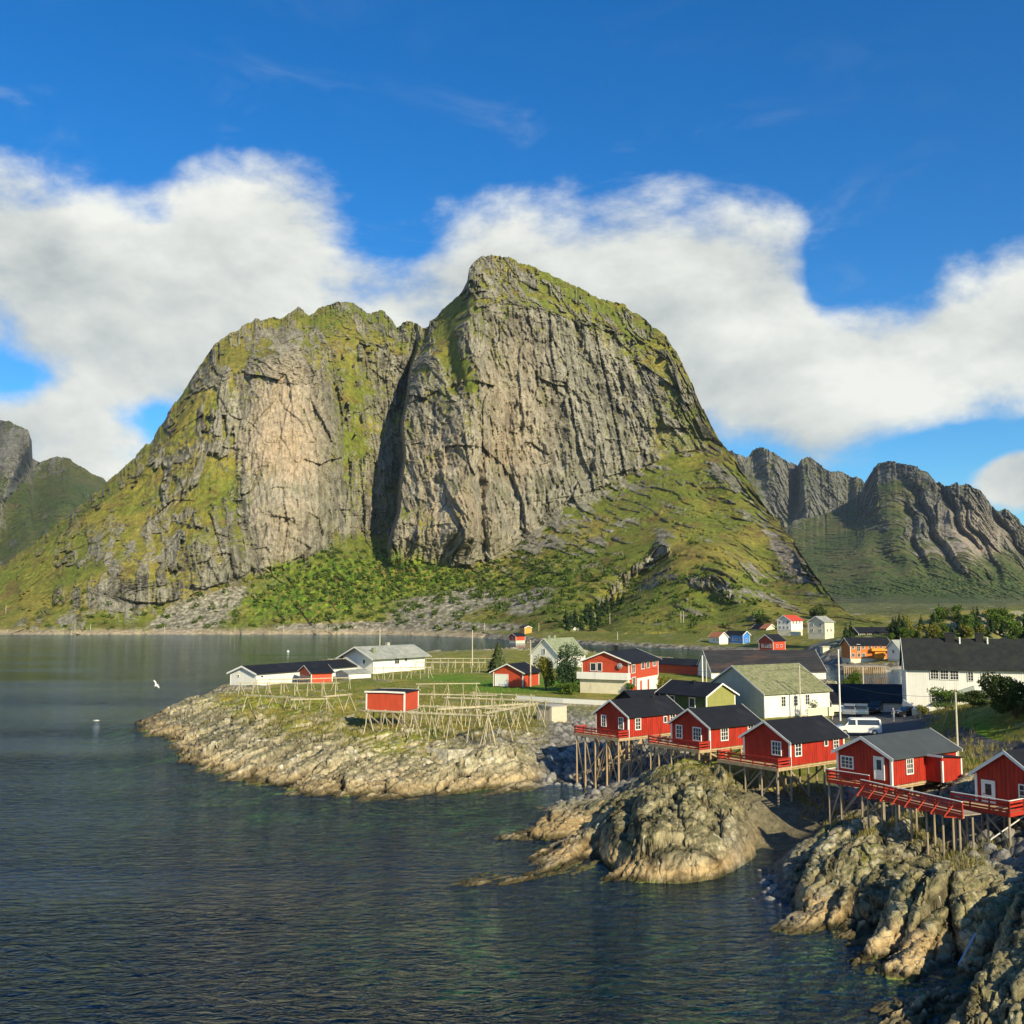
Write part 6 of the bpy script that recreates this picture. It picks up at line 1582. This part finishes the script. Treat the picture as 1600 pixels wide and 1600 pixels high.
for k in range(105):
    px = rnd.uniform(1392, 1612); fy = rnd.random()
    py = 968 + 34 * fy + (6 if px < 1440 else 0)
    if px < 1440 and py < 980: continue
    if px < 1545 and 965 < py < 990 and math.sin(px / 9.0) > .45: continue
    if rnd.random() < .45: plant(protos[k % 3], px, py, rnd.uniform(.4, .75), 'dark spruce in the belt of trees behind the big white house', GB + ', spruces')
    else: plant(broad[0 if px > 1540 else k % 3], px, py, rnd.uniform(.5, .85), 'broad leaved tree in the belt behind the big white house', GB + ', broad leaved')
for px, py in ((1400, 985), (1412, 992), (1404, 998), (1420, 985), (1330, 1003), (1322, 1008)):
    plant(protos[1], px, py, .8, 'dark spruce by the tarred house above the harbour', 'spruces by the tarred house')
for o in protos + broad:
    for c in list(o.children): bpy.data.objects.remove(c)
    bpy.data.objects.remove(o)
# loose shrubs over the mountain foot (nobody could count them)
rs = np.random.RandomState(3); qs = []
for k in range(1500):
    z_ = rs.rand()
    if z_ < .45: px, py = rs.normal(800, 120), rs.normal(900, 32)
    elif z_ < .75: px, py = rs.normal(560, 90), rs.normal(915, 32)
    else: px, py = rs.uniform(30, 1250), rs.uniform(900, 985)
    if not (BASE[0][0] < px < 1290) or py < np.interp(px, [p[0] for p in BASE], [p[1] for p in BASE]) + 6 or py > 988: continue
    p = hit(px, py)
    if p is None or p.z < 3: continue
    h = rs.uniform(1.2, 4.2); m = 26
    v = rs.normal(size=(m, 3)); v /= np.linalg.norm(v, axis=1)[:, None]
    c = np.array(p) + v * np.array([h * .75, h * .75, h * .5]) * rs.uniform(.5, 1, (m, 1)) + np.array([0, 0, h * .35])
    qs.append(leaf_quads(c, h * .30, rs))
o = link('shrubs', tri_mesh('shrubs', np.concatenate(qs)), leaf_mat('hill_shrub_leaves', (.04, .075, .012), (.11, .16, .02))); o['kind'] = 'stuff'
# tall dry grass on the near turf
qs = []; N = 80000
px = rs.uniform(225, 1620, N); py = rs.uniform(1062, 1360, N)
w_ = np.clip(blobs(px, py, [(480, 1115, 130, 30, 1.1), (620, 1110, 90, 36, .8), (720, 1130, 100, 40, .9), (830, 1180, 40, 30, .6), (800, 1075, 60, 8, .3), (1110, 1213, 75, 12, .9), (1290, 1272, 46, 12, 1.4), (1370, 1305, 50, 20, .7), (1540, 1165, 70, 26, 1.5), (1500, 1215, 50, 20, .5), (1480, 1130, 30, 20, .9),
     (1500, 1345, 50, 20, .4), (560, 1085, 200, 12, .7), (1440, 1285, 40, 12, .5), (960, 1105, 40, 8, .5), (440, 1160, 160, 30, .5), (620, 1180, 150, 20, .35), (330, 1120, 60, 20, .4)]), 0, 1)
ok = rs.rand(N) < w_
for x_, y_ in zip(px[ok][:36000], py[ok][:36000]):
    z0 = 4.0 if y_ < 1230 else 3.6
    X_, Y_ = P(x_, y_, z0); g_ = gz(X_, Y_)
    X_, Y_ = P(x_, y_, g_); g_ = gz(X_, Y_)
    if g_ < 1.6: continue
    k = 5; h = rs.uniform(.2, .55) * (1.5 if x_ > 1450 and y_ < 1200 else 1); a = rs.uniform(0, 6.28, k); b0 = np.array([X_, Y_, g_ - .05]) + np.c_[rs.normal(size=(k, 2)) * .12, np.zeros(k)]
    tip = b0 + np.c_[np.cos(a) * h * .4, np.sin(a) * h * .4, np.full(k, h)]; sd = np.c_[-np.sin(a), np.cos(a), np.zeros(k)] * .035
    qs.append(np.stack([b0 - sd, b0 + sd, tip], 1))
o = link('grass', tri_mesh('grass', np.concatenate(qs)), LTUFT); o['kind'] = 'stuff'
# ------------------------------------------------------------------ the air
hz = MB().box(-2600, 3600, -60, 4900, -16.8, 1150)
ho = hz.build('haze', None); ho.data.materials.clear()
m = bpy.data.materials.new('haze'); m.use_nodes = True; m.node_tree.nodes.clear()
T = NT(m.node_tree); vo = T.n('ShaderNodeVolumePrincipled'); vo.inputs['Color'].default_value = (.62, .78, 1.0, 1); vo.inputs['Density'].default_value = 0.000022
oo = T.n('ShaderNodeOutputMaterial'); m.node_tree.links.new(vo.outputs[0], oo.inputs[1])
ho.data.materials.append(m); ho['kind'] = 'stuff'
